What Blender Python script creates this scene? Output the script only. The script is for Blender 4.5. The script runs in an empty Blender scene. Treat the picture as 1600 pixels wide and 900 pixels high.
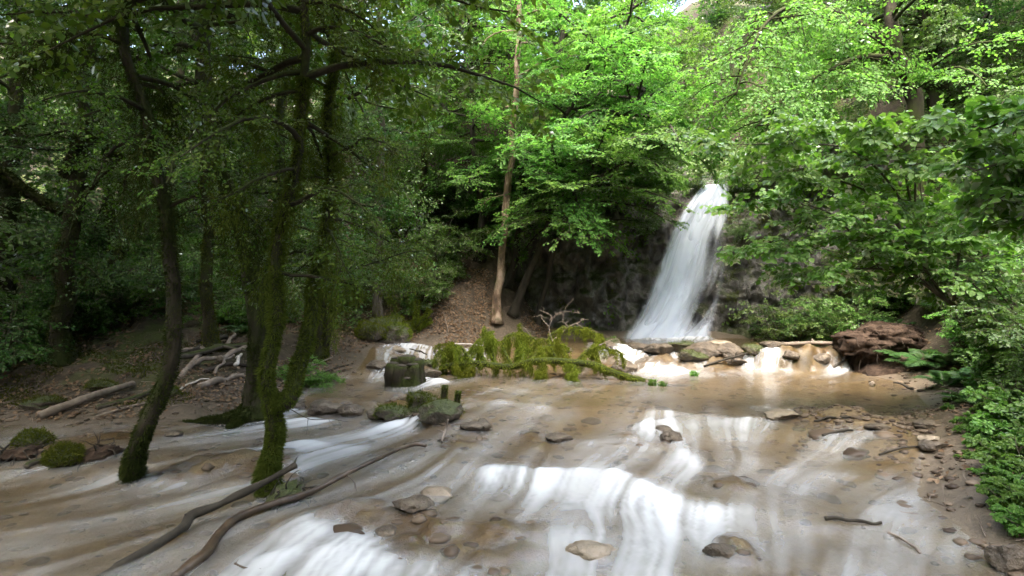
import bpy, math
import numpy as np
from mathutils import Vector

# ------------------------------------------------------------------ camera, sky, sun, exposure
SC = bpy.context.scene
COL = SC.collection
CAMZ = 1.8
FP = 1600 * 20.0 / 36.0
cam = bpy.data.cameras.new('camera')
cam.lens = 20.0
cam.sensor_width = 36.0
cam.clip_start = 0.05
cam.clip_end = 1000
camo = bpy.data.objects.new('camera', cam)
COL.objects.link(camo)
camo.location = (0, 0, CAMZ)
camo.rotation_euler = (math.radians(90), 0, 0)
SC.camera = camo

SUN_EL, SUN_AZ = math.radians(66), math.radians(190)      # azimuth clockwise from +Y (view direction)
w = bpy.data.worlds.new('World')
SC.world = w
w.use_nodes = True
nt = w.node_tree
nt.nodes.clear()
wo = nt.nodes.new('ShaderNodeOutputWorld')
bg = nt.nodes.new('ShaderNodeBackground')
sk = nt.nodes.new('ShaderNodeTexSky')
sk.sky_type = 'NISHITA'
sk.sun_disc = False
sk.sun_elevation = SUN_EL
sk.sun_rotation = SUN_AZ
sk.dust_density = 7.0
sk.air_density = 1.3
bg.inputs['Strength'].default_value = 0.15
nt.links.new(sk.outputs[0], bg.inputs[0])
nt.links.new(bg.outputs[0], wo.inputs[0])
sl = bpy.data.lights.new('sun', 'SUN')
sl.energy = 1.0
sl.angle = math.radians(60)
sl.color = (1.0, 0.955, 0.88)
so = bpy.data.objects.new('sun', sl)
COL.objects.link(so)
sd_ = Vector((math.sin(SUN_AZ) * math.cos(SUN_EL), math.cos(SUN_AZ) * math.cos(SUN_EL), math.sin(SUN_EL)))
so.rotation_euler = (-sd_).to_track_quat('-Z', 'Y').to_euler()
SC.view_settings.view_transform = 'Standard'
SC.view_settings.look = 'None'
SC.view_settings.gamma = 1.0
SC.view_settings.exposure = 3.38
cy = SC.cycles
cy.max_bounces = 6
cy.diffuse_bounces = 4
cy.glossy_bounces = 2
cy.transmission_bounces = 4
cy.transparent_max_bounces = 12
cy.use_denoising = True
cy.caustics_reflective = False
cy.caustics_refractive = False
cy.sample_clamp_indirect = 6

# ------------------------------------------------------------------ numeric helpers
R0 = np.random.default_rng(11)


def P(px, py, D):
    return np.array([(px - 800) / FP * D, D, CAMZ - (py - 450) / FP * D])


def Gd(px, py, z=0.0):
    D = (CAMZ - z) * FP / (py - 450)
    return np.array([(px - 800) / FP * D, D])


def sstep(a, b, x):
    t = np.clip((x - a) / (b - a), 0, 1)
    return t * t * (3 - 2 * t)


def _h(ix, iy, iz, s):
    n = (ix.astype(np.int64) * 374761393 + iy.astype(np.int64) * 668265263 + iz.astype(np.int64) * 2147483647 + s * 974711) & 0x7fffffff
    n = (n ^ (n >> 13)) * 1274126177 & 0x7fffffff
    n = (n ^ (n >> 16)) * 60493 & 0x7fffffff
    return (n & 0xffff) / 65535.0


def noise(x, y, z=0.0, s=0):
    x, y, z = np.broadcast_arrays(np.asarray(x, float), np.asarray(y, float), np.asarray(z, float))
    ix, iy, iz = np.floor(x), np.floor(y), np.floor(z)
    fx, fy, fz = x - ix, y - iy, z - iz
    fx, fy, fz = (f * f * (3 - 2 * f) for f in (fx, fy, fz))
    ix, iy, iz = ix.astype(int), iy.astype(int), iz.astype(int)
    r = 0
    for a in (0, 1):
        wa = fx if a else 1 - fx
        for b in (0, 1):
            wb = fy if b else 1 - fy
            for c in (0, 1):
                wc = fz if c else 1 - fz
                r = r + wa * wb * wc * _h(ix + a, iy + b, iz + c, s)
    return r * 2 - 1


def fbm(x, y, z=0.0, o=4, s=0, g=0.5):
    r, a, f = 0, 1.0, 1.0
    for k in range(o):
        r = r + a * noise(np.asarray(x) * f + 17.3 * k, np.asarray(y) * f - 9.1 * k, np.asarray(z) * f, s + k)
        a *= g
        f *= 2.03
    return r


def nrm(v):
    return v / np.maximum(np.linalg.norm(v, axis=-1, keepdims=True), 1e-9)


def poly_sd(x, y, pts, closed=False):
    """distance to a polyline and the signed side of the nearest segment (left positive)"""
    pts = np.asarray(pts, float)
    n = len(pts)
    best = np.full(x.shape, 1e9)
    side = np.zeros(x.shape)
    inside = np.zeros(x.shape, bool)
    for i in range(n if closed else n - 1):
        a, b = pts[i], pts[(i + 1) % n]
        dx, dy = b - a
        t = np.clip(((x - a[0]) * dx + (y - a[1]) * dy) / (dx * dx + dy * dy), 0, 1)
        ex, ey = x - a[0] - t * dx, y - a[1] - t * dy
        d = np.hypot(ex, ey)
        m = d < best
        best = np.where(m, d, best)
        side = np.where(m, np.sign(dx * (y - a[1]) - dy * (x - a[0])), side)
        if closed:
            c = ((a[1] > y) != (b[1] > y)) & (x < (b[0] - a[0]) * (y - a[1]) / (b[1] - a[1] + 1e-12) + a[0])
            inside ^= c
    return (np.where(inside, -best, best)) if closed else best * side


# ------------------------------------------------------------------ mesh helpers
class Geo:
    def __init__(self):
        self.v, self.f, self.n = [], [], 0

    def add(self, V, *Fs):
        V = np.asarray(V, float).reshape(-1, 3)
        for F in Fs:
            self.f.append(np.asarray(F, int) + self.n)
        self.v.append(V)
        self.n += len(V)
        return self

    def mesh(self, name, mat, smooth=True, attrs=None):
        V = np.concatenate(self.v) if self.v else np.zeros((0, 3))
        me = bpy.data.meshes.new(name)
        me.vertices.add(len(V))
        me.vertices.foreach_set('co', V.astype(np.float32).ravel())
        if self.f:
            loops = np.concatenate([F.ravel() for F in self.f])
            sizes = np.concatenate([np.full(len(F), F.shape[1]) for F in self.f])
            st = np.concatenate([[0], np.cumsum(sizes)[:-1]])
            me.loops.add(len(loops))
            me.loops.foreach_set('vertex_index', loops.astype(np.int32))
            me.polygons.add(len(sizes))
            me.polygons.foreach_set('loop_start', st.astype(np.int32))
            if smooth:
                me.polygons.foreach_set('use_smooth', np.ones(len(sizes), bool))
        me.update(calc_edges=True)
        for k, a in (attrs or {}).items():
            at = me.attributes.new(k, 'FLOAT', 'POINT')
            at.data.foreach_set('value', np.asarray(a, np.float32).ravel())
        if mat:
            me.materials.append(mat)
        return me

    def build(self, name, mat, parent=None, smooth=True, attrs=None, loc=None):
        o = bpy.data.objects.new(name, self.mesh(name, mat, smooth, attrs))
        COL.objects.link(o)
        if parent:
            o.parent = parent
        if loc is not None:
            o.location = loc
        return o


def tag(o, label=None, cat=None, group=None, kind=None):
    if label:
        o['label'] = label
    if cat:
        o['category'] = cat
    if group:
        o['group'] = group
    if kind:
        o['kind'] = kind
    return o


def empty(name, loc, label, cat, group=None, rz=0.0, sc=1.0):
    o = bpy.data.objects.new(name, None)
    COL.objects.link(o)
    o.location = loc
    o.rotation_euler = (0, 0, rz)
    o.scale = (sc,) * 3
    o.empty_display_size = 0.1
    return tag(o, label, cat, group)


def copy_thing(root, loc, rz, sc, label, group=None, rx=0.0, ry=0.0):
    c = root.copy()
    COL.objects.link(c)
    c.location = loc
    c.rotation_euler = (rx, ry, rz)
    c.scale = (sc,) * 3 if np.isscalar(sc) else sc
    c['label'] = label
    if group:
        c['group'] = group
    for ch in KIDS.get(root.name, []):
        d = ch.copy()
        COL.objects.link(d)
        d.parent = c
        for g in KIDS.get(ch.name, []):
            e = g.copy()
            COL.objects.link(e)
            e.parent = d
    return c


KIDS = {}


def kid(parent, o):
    KIDS.setdefault(parent.name, []).append(o)
    return o


def smoothpath(pts, n):
    """Catmull-Rom through the points, n samples"""
    p = np.asarray(pts, float)
    k = len(p)
    t = np.linspace(0, k - 1, n)
    i = np.clip(t.astype(int), 0, k - 2)
    f = (t - i)[:, None]
    a, b, c, d = p[np.clip(i - 1, 0, k - 1)], p[i], p[i + 1], p[np.clip(i + 2, 0, k - 1)]
    return 0.5 * (2 * b + (c - a) * f + (2 * a - 5 * b + 4 * c - d) * f ** 2 + (3 * b - a - 3 * c + d) * f ** 3)


def frames(p):
    t = nrm(np.gradient(p, axis=0))
    u = np.zeros_like(p)
    r = np.array([1.0, 0, 0]) if abs(t[0][0]) < 0.8 else np.array([0, 1.0, 0])
    r = nrm(r - t[0] * r.dot(t[0]))
    for i in range(len(p)):
        r = nrm(r - t[i] * r.dot(t[i]))
        u[i] = r
    return t, u, np.cross(t, u)


def tube(g, path, rad, sides=10, rough=0.0, seed=0, cap=True, fr=6.0):
    p = np.asarray(path, float)
    n = len(p)
    rad = np.broadcast_to(np.asarray(rad, float), (n,))
    t, u, v = frames(p)
    a = np.linspace(0, 2 * np.pi, sides, endpoint=False)
    rr = rad[:, None] * np.ones(sides)
    if rough:
        ln = np.concatenate([[0], np.cumsum(np.linalg.norm(np.diff(p, axis=0), axis=1))])
        q = fbm(np.cos(a)[None] * 1.6 + 5, np.sin(a)[None] * 1.6, ln[:, None] * fr * 0.5, 3, seed)
        q2 = fbm(np.cos(a)[None] * 4 + 5, np.sin(a)[None] * 4, ln[:, None] * fr, 2, seed + 9)
        rr = rr * (1 + rough * q + rough * .5 * q2)
    V = p[:, None] + rr[..., None] * (np.cos(a)[None, :, None] * u[:, None] + np.sin(a)[None, :, None] * v[:, None])
    i = np.arange(n - 1)[:, None] * sides
    j = np.arange(sides)[None]
    k = (j + 1) % sides
    F = np.stack([i + j, i + k, i + sides + k, i + sides + j], -1).reshape(-1, 4)
    if cap:
        V = np.concatenate([V.reshape(-1, 3), p[-1:] + t[-1:] * rad[-1] * .3, p[:1]])
        b = (n - 1) * sides
        T = np.stack([b + j[0], b + k[0], np.full(sides, n * sides)], -1)
        T2 = np.stack([k[0], j[0], np.full(sides, n * sides + 1)], -1)
        g.add(V, F, T, T2) if False else (g.v.append(V), g.f.extend([F + g.n, T + g.n, T2 + g.n]), setattr(g, 'n', g.n + len(V)))
    else:
        g.add(V, F)
    return g


def twigs(g, A, B, C, r0, r1):
    """many thin three-sided twigs through A, B, C"""
    n = len(A)
    if not n:
        return
    t = nrm(C - A)
    ref = np.where(np.abs(t[:, 2:3]) < .9, np.array([[0, 0, 1.0]]), np.array([[1.0, 0, 0]]))
    u = nrm(np.cross(t, ref))
    v = np.cross(t, u)
    V = []
    for Q, r in ((A, r0), (B, (r0 + r1) / 2), (C, r1)):
        for k in range(3):
            a = 2 * np.pi * k / 3
            V.append(Q + (np.asarray(r).reshape(-1, 1)) * (np.cos(a) * u + np.sin(a) * v))
    V = np.stack(V, 1).reshape(-1, 3)
    F = []
    for s in (0, 3):
        for k in range(3):
            F.append([s + k, s + (k + 1) % 3, s + 3 + (k + 1) % 3, s + 3 + k])
    F = (np.arange(n)[:, None, None] * 9 + np.array(F)[None]).reshape(-1, 4)
    g.add(V, F)


def leaves(g, pos, d, nv, size, wr=0.32, fold=0.25, round_=False):
    """leaf blades: two halves folded on the midrib"""
    d = nrm(d)
    s = nrm(np.cross(d, nv))
    nn = np.cross(s, d)
    L = np.asarray(size).reshape(-1, 1)
    up = nn * L * fold * wr
    n = len(pos)
    if round_:
        V = np.stack([pos, pos + d * L * .28 + s * L * wr * .9 + up, pos + d * L * .68 + s * L * wr + up * .9,
                      pos + d * L - nn * L * .12, pos + d * L * .68 - s * L * wr + up * .9, pos + d * L * .28 - s * L * wr * .9 + up], 1)
        F = np.array([[0, 1, 2, 3], [0, 3, 4, 5]])
        g.add(V.reshape(-1, 3), (np.arange(n)[:, None, None] * 6 + F[None]).reshape(-1, 4))
    else:
        V = np.stack([pos, pos + d * L * .5 + s * L * wr + up, pos + d * L - nn * L * .08, pos + d * L * .5 - s * L * wr + up], 1)
        F = np.array([[0, 1, 2], [0, 2, 3]])
        g.add(V.reshape(-1, 3), (np.arange(n)[:, None, None] * 4 + F[None]).reshape(-1, 3))


def blades(g, pos, d, length, width, rng):
    """thin triangles: moss fur, needles, grass"""
    n = len(pos)
    s = nrm(np.cross(d, nrm(rng.normal(size=(n, 3))))) * np.asarray(width).reshape(-1, 1) * .5
    V = np.stack([pos - s, pos + s, pos + nrm(d) * np.asarray(length).reshape(-1, 1)], 1)
    g.add(V.reshape(-1, 3), np.arange(3 * n).reshape(-1, 3))


def fur_on_path(g, path, rad, rng, n, length, down=0.35, width=.012, dens=None, lump=0.5):
    """moss: short blades all round a branch, in lumps, drooping a little"""
    p = np.asarray(path)
    t, u, v = frames(p)
    k = rng.random(n) if dens is None else rng.choice(np.linspace(0, 1, len(dens)), n, p=np.asarray(dens) / np.sum(dens)) + rng.normal(0, .4 / len(dens), n)
    k = np.clip(k, 0, 1) * (len(p) - 1.001)
    i = k.astype(int)
    f = (k - i)[:, None]
    c = p[i] * (1 - f) + p[i + 1] * f
    a = rng.random(n) * 2 * np.pi
    rad = np.broadcast_to(np.asarray(rad, float), (len(p),))
    r = rad[i][:, None]
    out = np.cos(a)[:, None] * u[i] + np.sin(a)[:, None] * v[i]
    nz = sstep(-.5, .6, fbm(c[:, 0] * 7 + out[:, 0] * .6, c[:, 1] * 7 + out[:, 1] * .6, c[:, 2] * 7 + out[:, 2] * .6, 2, 3))
    ln = length * (1 - lump + lump * 1.6 * nz) * rng.uniform(.6, 1.3, n)
    d = out + rng.normal(0, .45, (n, 3)) + np.array([0, 0, -down])
    blades(g, c + out * r * .92, d, ln, width, rng)


def hang_moss(g, pts, rng, per=60, length=.22, spread=.03, width=.009):
    """hanging beards of moss: tufts of blades along drooping strands"""
    n = len(pts)
    L = length * rng.uniform(.35, 1.4, n)
    Q = np.repeat(pts, per, 0)
    h = np.tile(np.linspace(0, 1, per), n) * np.repeat(L, per)
    fall = 1 - .75 * np.tile(np.linspace(0, 1, per), n)
    off = rng.normal(0, 1, (n * per, 3)) * (spread * fall)[:, None]
    Q = Q + off - np.stack([0 * h, 0 * h, h], 1)
    d = nrm(off + 1e-6) * .7 + np.array([0, 0, -1.0]) + rng.normal(0, .3, (n * per, 3))
    blades(g, Q, d, rng.uniform(.03, .07, n * per), width, rng)


# ------------------------------------------------------------------ materials
def mat(name):
    m = bpy.data.materials.new(name)
    m.use_nodes = True
    t = m.node_tree
    t.nodes.clear()
    o = t.nodes.new('ShaderNodeOutputMaterial')
    return m, t, o


def nd(t, kind, **kw):
    n = t.nodes.new('ShaderNode' + kind)
    for k, v in kw.items():
        if k.startswith('i_'):
            n.inputs[k[2:].replace('_', ' ')].default_value = v
        else:
            setattr(n, k, v)
    return n


def ramp(t, src, stops):
    r = nd(t, 'ValToRGB')
    e = r.color_ramp.elements
    while len(e) < len(stops):
        e.new(0.5)
    for q, (p, c) in zip(e, stops):
        q.position = p
        q.color = (*c, 1) if len(c) == 3 else c
    t.links.new(src, r.inputs[0])
    return r.outputs[0]


def noise_n(t, scale, detail=4, rough=.55, vec=None, dist=0.0):
    n = nd(t, 'TexNoise')
    n.inputs['Scale'].default_value = scale
    n.inputs['Detail'].default_value = detail
    n.inputs['Roughness'].default_value = rough
    n.inputs['Distortion'].default_value = dist
    if vec is not None:
        t.links.new(vec, n.inputs['Vector'])
    return n.outputs[0]


def mixc(t, fac, a, b, mode='MIX'):
    m = nd(t, 'Mix', data_type='RGBA', blend_type=mode)
    for sock, val in ((m.inputs[0], fac), (m.inputs[6], a), (m.inputs[7], b)):
        if isinstance(val, bpy.types.NodeSocket):
            t.links.new(val, sock)
        elif isinstance(val, tuple):
            sock.default_value = (*val, 1)
        else:
            sock.default_value = val
    return m.outputs[2]


def math_n(t, op, a, b=0.0, clamp=False):
    m = nd(t, 'Math', operation=op, use_clamp=clamp)
    for s, val in zip(m.inputs, (a, b)):
        if isinstance(val, bpy.types.NodeSocket):
            t.links.new(val, s)
        else:
            s.default_value = val
    return m.outputs[0]


def attr(t, name):
    a = nd(t, 'Attribute', attribute_name=name)
    return a.outputs['Fac']


def bump(t, h, strength, dist=.02):
    b = nd(t, 'Bump')
    b.inputs['Strength'].default_value = strength
    b.inputs['Distance'].default_value = dist
    t.links.new(h, b.inputs['Height'])
    return b.outputs[0]


def leaf_mat(name, c0, c1, trans, tw=.45, gloss=.06, rough=.38):
    m, t, o = mat(name)
    gi = nd(t, 'NewGeometry')
    r = gi.outputs['Random Per Island']
    c = mixc(t, r, c0, c1)
    ob = nd(t, 'ObjectInfo')
    hs = nd(t, 'HueSaturation')
    t.links.new(c, hs.inputs['Color'])
    t.links.new(math_n(t, 'ADD', math_n(t, 'MULTIPLY', ob.outputs['Random'], .03), .485), hs.inputs['Hue'])
    t.links.new(math_n(t, 'ADD', math_n(t, 'MULTIPLY', ob.outputs['Random'], .3), .85), hs.inputs['Value'])
    c = hs.outputs[0]
    d = nd(t, 'BsdfDiffuse')
    t.links.new(c, d.inputs[0])
    tr = nd(t, 'BsdfTranslucent')
    t.links.new(mixc(t, 1.0, c, trans, 'MULTIPLY'), tr.inputs[0])
    mx = nd(t, 'MixShader')
    mx.inputs[0].default_value = tw
    t.links.new(d.outputs[0], mx.inputs[1])
    t.links.new(tr.outputs[0], mx.inputs[2])
    gl = nd(t, 'BsdfGlossy')
    gl.inputs['Roughness'].default_value = rough
    gl.inputs[0].default_value = (1, 1, 1, 1)
    fr = nd(t, 'Fresnel')
    fr.inputs[0].default_value = 1.4
    m2 = nd(t, 'MixShader')
    t.links.new(math_n(t, 'MULTIPLY', fr.outputs[0], gloss * 12), m2.inputs[0])
    t.links.new(mx.outputs[0], m2.inputs[1])
    t.links.new(gl.outputs[0], m2.inputs[2])
    t.links.new(m2.outputs[0], o.inputs[0])
    return m


def solid_mat(name, stops, scale, rough=.85, bump_s=.6, bump_scale=None, bump_d=.02, spec=.3, stretch=None, moss=None, moss_cov=.5):
    m, t, o = mat(name)
    tc = nd(t, 'TexCoord')
    vec = tc.outputs['Object']
    if stretch:
        mp = nd(t, 'Mapping')
        mp.inputs['Scale'].default_value = stretch
        t.links.new(vec, mp.inputs[0])
        vec = mp.outputs[0]
    n = noise_n(t, scale, 6, .62, vec)
    c = ramp(t, n, stops)
    if moss:
        gi = nd(t, 'NewGeometry')
        sx = nd(t, 'SeparateXYZ')
        t.links.new(gi.outputs['Normal'], sx.inputs[0])
        f = math_n(t, 'ADD', math_n(t, 'MULTIPLY', sx.outputs[2], .35), noise_n(t, 2.2, 5, .6, tc.outputs['Object']))
        f = ramp(t, f, [(1 - moss_cov - .08, (0, 0, 0)), (1 - moss_cov + .1, (1, 1, 1))])
        mc = ramp(t, noise_n(t, 28, 3, .6, tc.outputs['Object']), [(.3, tuple(x * .5 for x in moss)), (.7, moss)])
        c = mixc(t, f, c, mc)
    b = nd(t, 'BsdfPrincipled')
    b.inputs['Roughness'].default_value = rough
    b.inputs['Specular IOR Level'].default_value = spec
    t.links.new(c, b.inputs['Base Color'])
    if bump_s:
        t.links.new(bump(t, noise_n(t, bump_scale or scale * 3, 5, .65, vec), bump_s, bump_d), b.inputs['Normal'])
    t.links.new(b.outputs[0], o.inputs[0])
    return m


M = {}
M['leaf_spring'] = leaf_mat('spring leaf', (.066, .158, .03), (.11, .205, .042), (1.9, 2.05, 1.2), .5, .018, .5)
M['leaf_mid'] = leaf_mat('forest leaf', (.06, .13, .02), (.10, .175, .03), (2.0, 2.2, 1.2), .42)
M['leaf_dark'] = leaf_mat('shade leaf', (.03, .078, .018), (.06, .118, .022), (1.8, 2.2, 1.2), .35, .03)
M['leaf_box'] = leaf_mat('small olive leaf', (.042, .095, .015), (.08, .14, .02), (2.0, 2.0, 1.0), .35, .015)
M['leaf_cool'] = leaf_mat('broad hazel leaf', (.075, .18, .03), (.115, .22, .035), (2.0, 2.2, 1.1), .45, .04, .45)
M['fern'] = leaf_mat('fern', (.03, .085, .02), (.05, .11, .025), (2, 2.2, 1.2), .4, .04)
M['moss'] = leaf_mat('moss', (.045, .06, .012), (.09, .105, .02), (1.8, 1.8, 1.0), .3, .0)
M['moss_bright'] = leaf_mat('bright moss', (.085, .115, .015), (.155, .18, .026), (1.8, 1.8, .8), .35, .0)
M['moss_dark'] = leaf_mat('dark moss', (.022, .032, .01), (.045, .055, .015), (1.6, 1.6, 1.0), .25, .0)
M['litter'] = leaf_mat('dead leaf', (.09, .055, .03), (.20, .14, .085), (1.2, 1.0, .8), .15, .03)
M['bark_moss'] = solid_mat('mossy bark', [(.3, (.014, .012, .008)), (.55, (.034, .028, .019)), (.75, (.06, .05, .036))], 9, .9, .9, 22, .02, .2, (1, 1, .35), (.035, .046, .01), .48)
M['bark_grey'] = solid_mat('grey brown bark', [(.3, (.05, .042, .033)), (.55, (.10, .085, .068)), (.8, (.17, .15, .12))], 7, .9, .8, 20, .015, .2, (1, 1, .4), (.05, .06, .02), .36)
M['bark_pale'] = solid_mat('flaking pale bark', [(.32, (.06, .045, .035)), (.46, (.17, .115, .08)), (.56, (.36, .27, .21)), (.75, (.46, .36, .29))], 5, .85, .7, 16, .012, .25, (1, 1, .45), (.06, .075, .02), .38)
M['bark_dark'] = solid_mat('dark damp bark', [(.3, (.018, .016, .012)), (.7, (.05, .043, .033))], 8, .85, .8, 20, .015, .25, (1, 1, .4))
M['wood_wet'] = solid_mat('wet brown wood', [(.3, (.025, .017, .011)), (.55, (.065, .043, .026)), (.8, (.12, .085, .055))], 9, .45, .8, 30, .008, .5, (1, 1, 1))
M['wood_dry'] = solid_mat('weathered grey wood', [(.3, (.09, .07, .055)), (.55, (.19, .155, .125)), (.8, (.30, .26, .22))], 8, .85, .8, 30, .008, .25)
M['wood_white'] = solid_mat('bleached twig', [(.3, (.30, .27, .24)), (.7, (.52, .49, .45))], 12, .8, 0)
M['rock'] = solid_mat('stream rock', [(.3, (.03, .024, .017)), (.5, (.085, .066, .047)), (.72, (.17, .138, .10))], 6, .38, 1.0, 18, .05, .5)
M['rock_pale'] = solid_mat('pale limestone', [(.3, (.12, .095, .066)), (.55, (.22, .18, .13)), (.8, (.34, .29, .23))], 6, .35, .9, 18, .03, .5)
M['rock_moss'] = solid_mat('mossy rock', [(.3, (.04, .034, .026)), (.55, (.10, .08, .06)), (.75, (.18, .15, .115))], 6, .5, 1.0, 16, .05, .45, None, (.05, .065, .012), .36)
M['soil'] = solid_mat('root plate soil', [(.3, (.014, .009, .0065)), (.5, (.040, .026, .018)), (.72, (.085, .058, .041))], 9, .92, 1.0, 18, .04, .2)
M['root'] = solid_mat('soil root', [(.3, (.022, .016, .012)), (.7, (.06, .045, .034))], 14, .9, .5)
# ------------------------------------------------------------------ the stream bed, banks and hills
def GL(pts, z):
    return np.array([Gd(a, b, z) for a, b in pts])


CHANNEL = np.array([(-16, 6.4), (-10, 7.6)] + [tuple(Gd(a, b, z)) for a, b, z in (
    (0, 672, -.03), (150, 668, -.03), (300, 664, -.02), (400, 642, 0), (450, 620, .06), (478, 600, .12), (555, 588, .15), (585, 556, .36), (640, 541, .5), (700, 539, .55),
    (760, 533, .55), (860, 531, .55), (980, 530, .55), (1110, 529, .55), (1200, 531, .55), (1318, 536, .55), (1322, 560, .35), (1324, 580, .12),
    (1420, 604, .12), (1448, 640, .1), (1410, 668, .06), (1440, 720, .0), (1432, 790, -.05), (1545, 890, -.11))] +
    [(3.3, 2.4), (3.5, 0), (2.5, -3), (-3, -5), (-16, -4)])
LEDGES = [
    (GL([(380, 575), (520, 566), (600, 564), (660, 556), (720, 552), (800, 553), (900, 559), (1000, 559), (1100, 562), (1200, 564), (1330, 562), (1500, 562)], .34), .42, .15, .95, 3.3),
    (GL([(380, 622), (430, 622), (470, 628), (520, 631), (580, 636), (620, 642), (650, 652), (680, 672), (705, 690), (740, 672), (800, 655), (900, 650), (1000, 655), (1100, 668), (1200, 672), (1300, 690), (1450, 720)], .08), .12, .34, .13, -1.6),
    (GL([(60, 748), (150, 745), (220, 748), (300, 735), (400, 728), (470, 735), (520, 745), (600, 735), (700, 722), (800, 742), (900, 745), (1000, 762), (1100, 800), (1200, 808), (1300, 815), (1480, 835)], -.01), .07, .24, .24, 0),
    (GL([(250, 920), (330, 890), (420, 850), (500, 800), (560, 790), (640, 800), (700, 830), (800, 850), (900, 880), (1000, 905), (1200, 950)], -.08), .06, .13, .13, 0),
]
MOUNDS = [(540, 806, -.06, .30, .13), (610, 800, -.06, .2, .09), (650, 845, -.08, .40, .10), (790, 855, -.09, .45, .09), (900, 800, -.06, .35, .07), (1150, 768, -.03, .22, .12),
          (1140, 862, -.08, .26, .13), (1260, 790, -.04, .3, .05), (620, 638, .08, .28, .14), (675, 655, .08, .30, .16), (555, 632, .08, .32, .10), (500, 628, .08, .25, .08),
          (430, 724, -.02, .42, .10), (350, 730, -.02, .4, .10), (280, 742, -.02, .3, .08), (720, 616, .14, .5, .09), (775, 622, .14, .4, .05), (1280, 655, .08, .5, .10), (1350, 668, .07, .5, .11),
          (1230, 690, .05, .5, .04), (850, 682, .04, .4, .12), (720, 690, .03, .4, .10), (600, 745, -.01, .4, .09), (820, 722, .0, .4, .08), (1050, 690, .03, .28, .08),
          (1040, 548, .5, .7, .16), (1130, 552, .5, .6, .16), (930, 552, .5, .5, .1), (720, 560, .4, .5, .1), (870, 575, .3, .4, .12), (1200, 545, .52, .4, .09), (980, 690, .03, .4, .07), (1000, 740, .0, .35, .06),
          (1195, 561, .33, .22, .16), (1228, 563, .33, .18, .14), (1262, 560, .35, .22, .17), (1298, 563, .33, .18, .15), (1320, 560, .35, .16, .12), (620, 556, .38, .25, .12), (660, 560, .36, .25, .12), (60, 705, -.03, .5, .07), (160, 705, -.03, .6, .10), (1340, 845, -.08, .5, .05), (1390, 740, -.02, .5, .06)]


def water_level(x, y):
    W = np.full(x.shape, -.11)
    for line, h, w0, w1, xs in LEDGES:
        xl = np.linspace(-14, 9, 231)
        yl = np.interp(xl, line[:, 0], line[:, 1])
        for _ in range(3):
            yl = np.convolve(np.pad(yl, 2, mode='edge'), [.1, .2, .4, .2, .1], 'valid')
        s = (y - np.interp(x, xl, yl)) * .85
        wob = .16 * fbm(x * 1.3, y * 1.3, 3.1, 4, 5)
        wd = w1 + (w0 - w1) * sstep(xs - .8, xs + .8, x) if xs else w0
        W = W + h * sstep(-wd, wd, s + wob)
    return W


def ycliff(x):
    return np.interp(x, [-40, -3.5, -2.0, -.8, .4, 1.4, 2.4, 3.1, 4.2, 5.1, 5.55, 6.1, 6.8, 8, 10, 40], [23, 18.0, 17.0, 16.2, 15.2, 14.7, 14.5, 14.35, 14.45, 14.4, 14.05, 13.85, 13.7, 13.5, 13.4, 13])


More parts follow.
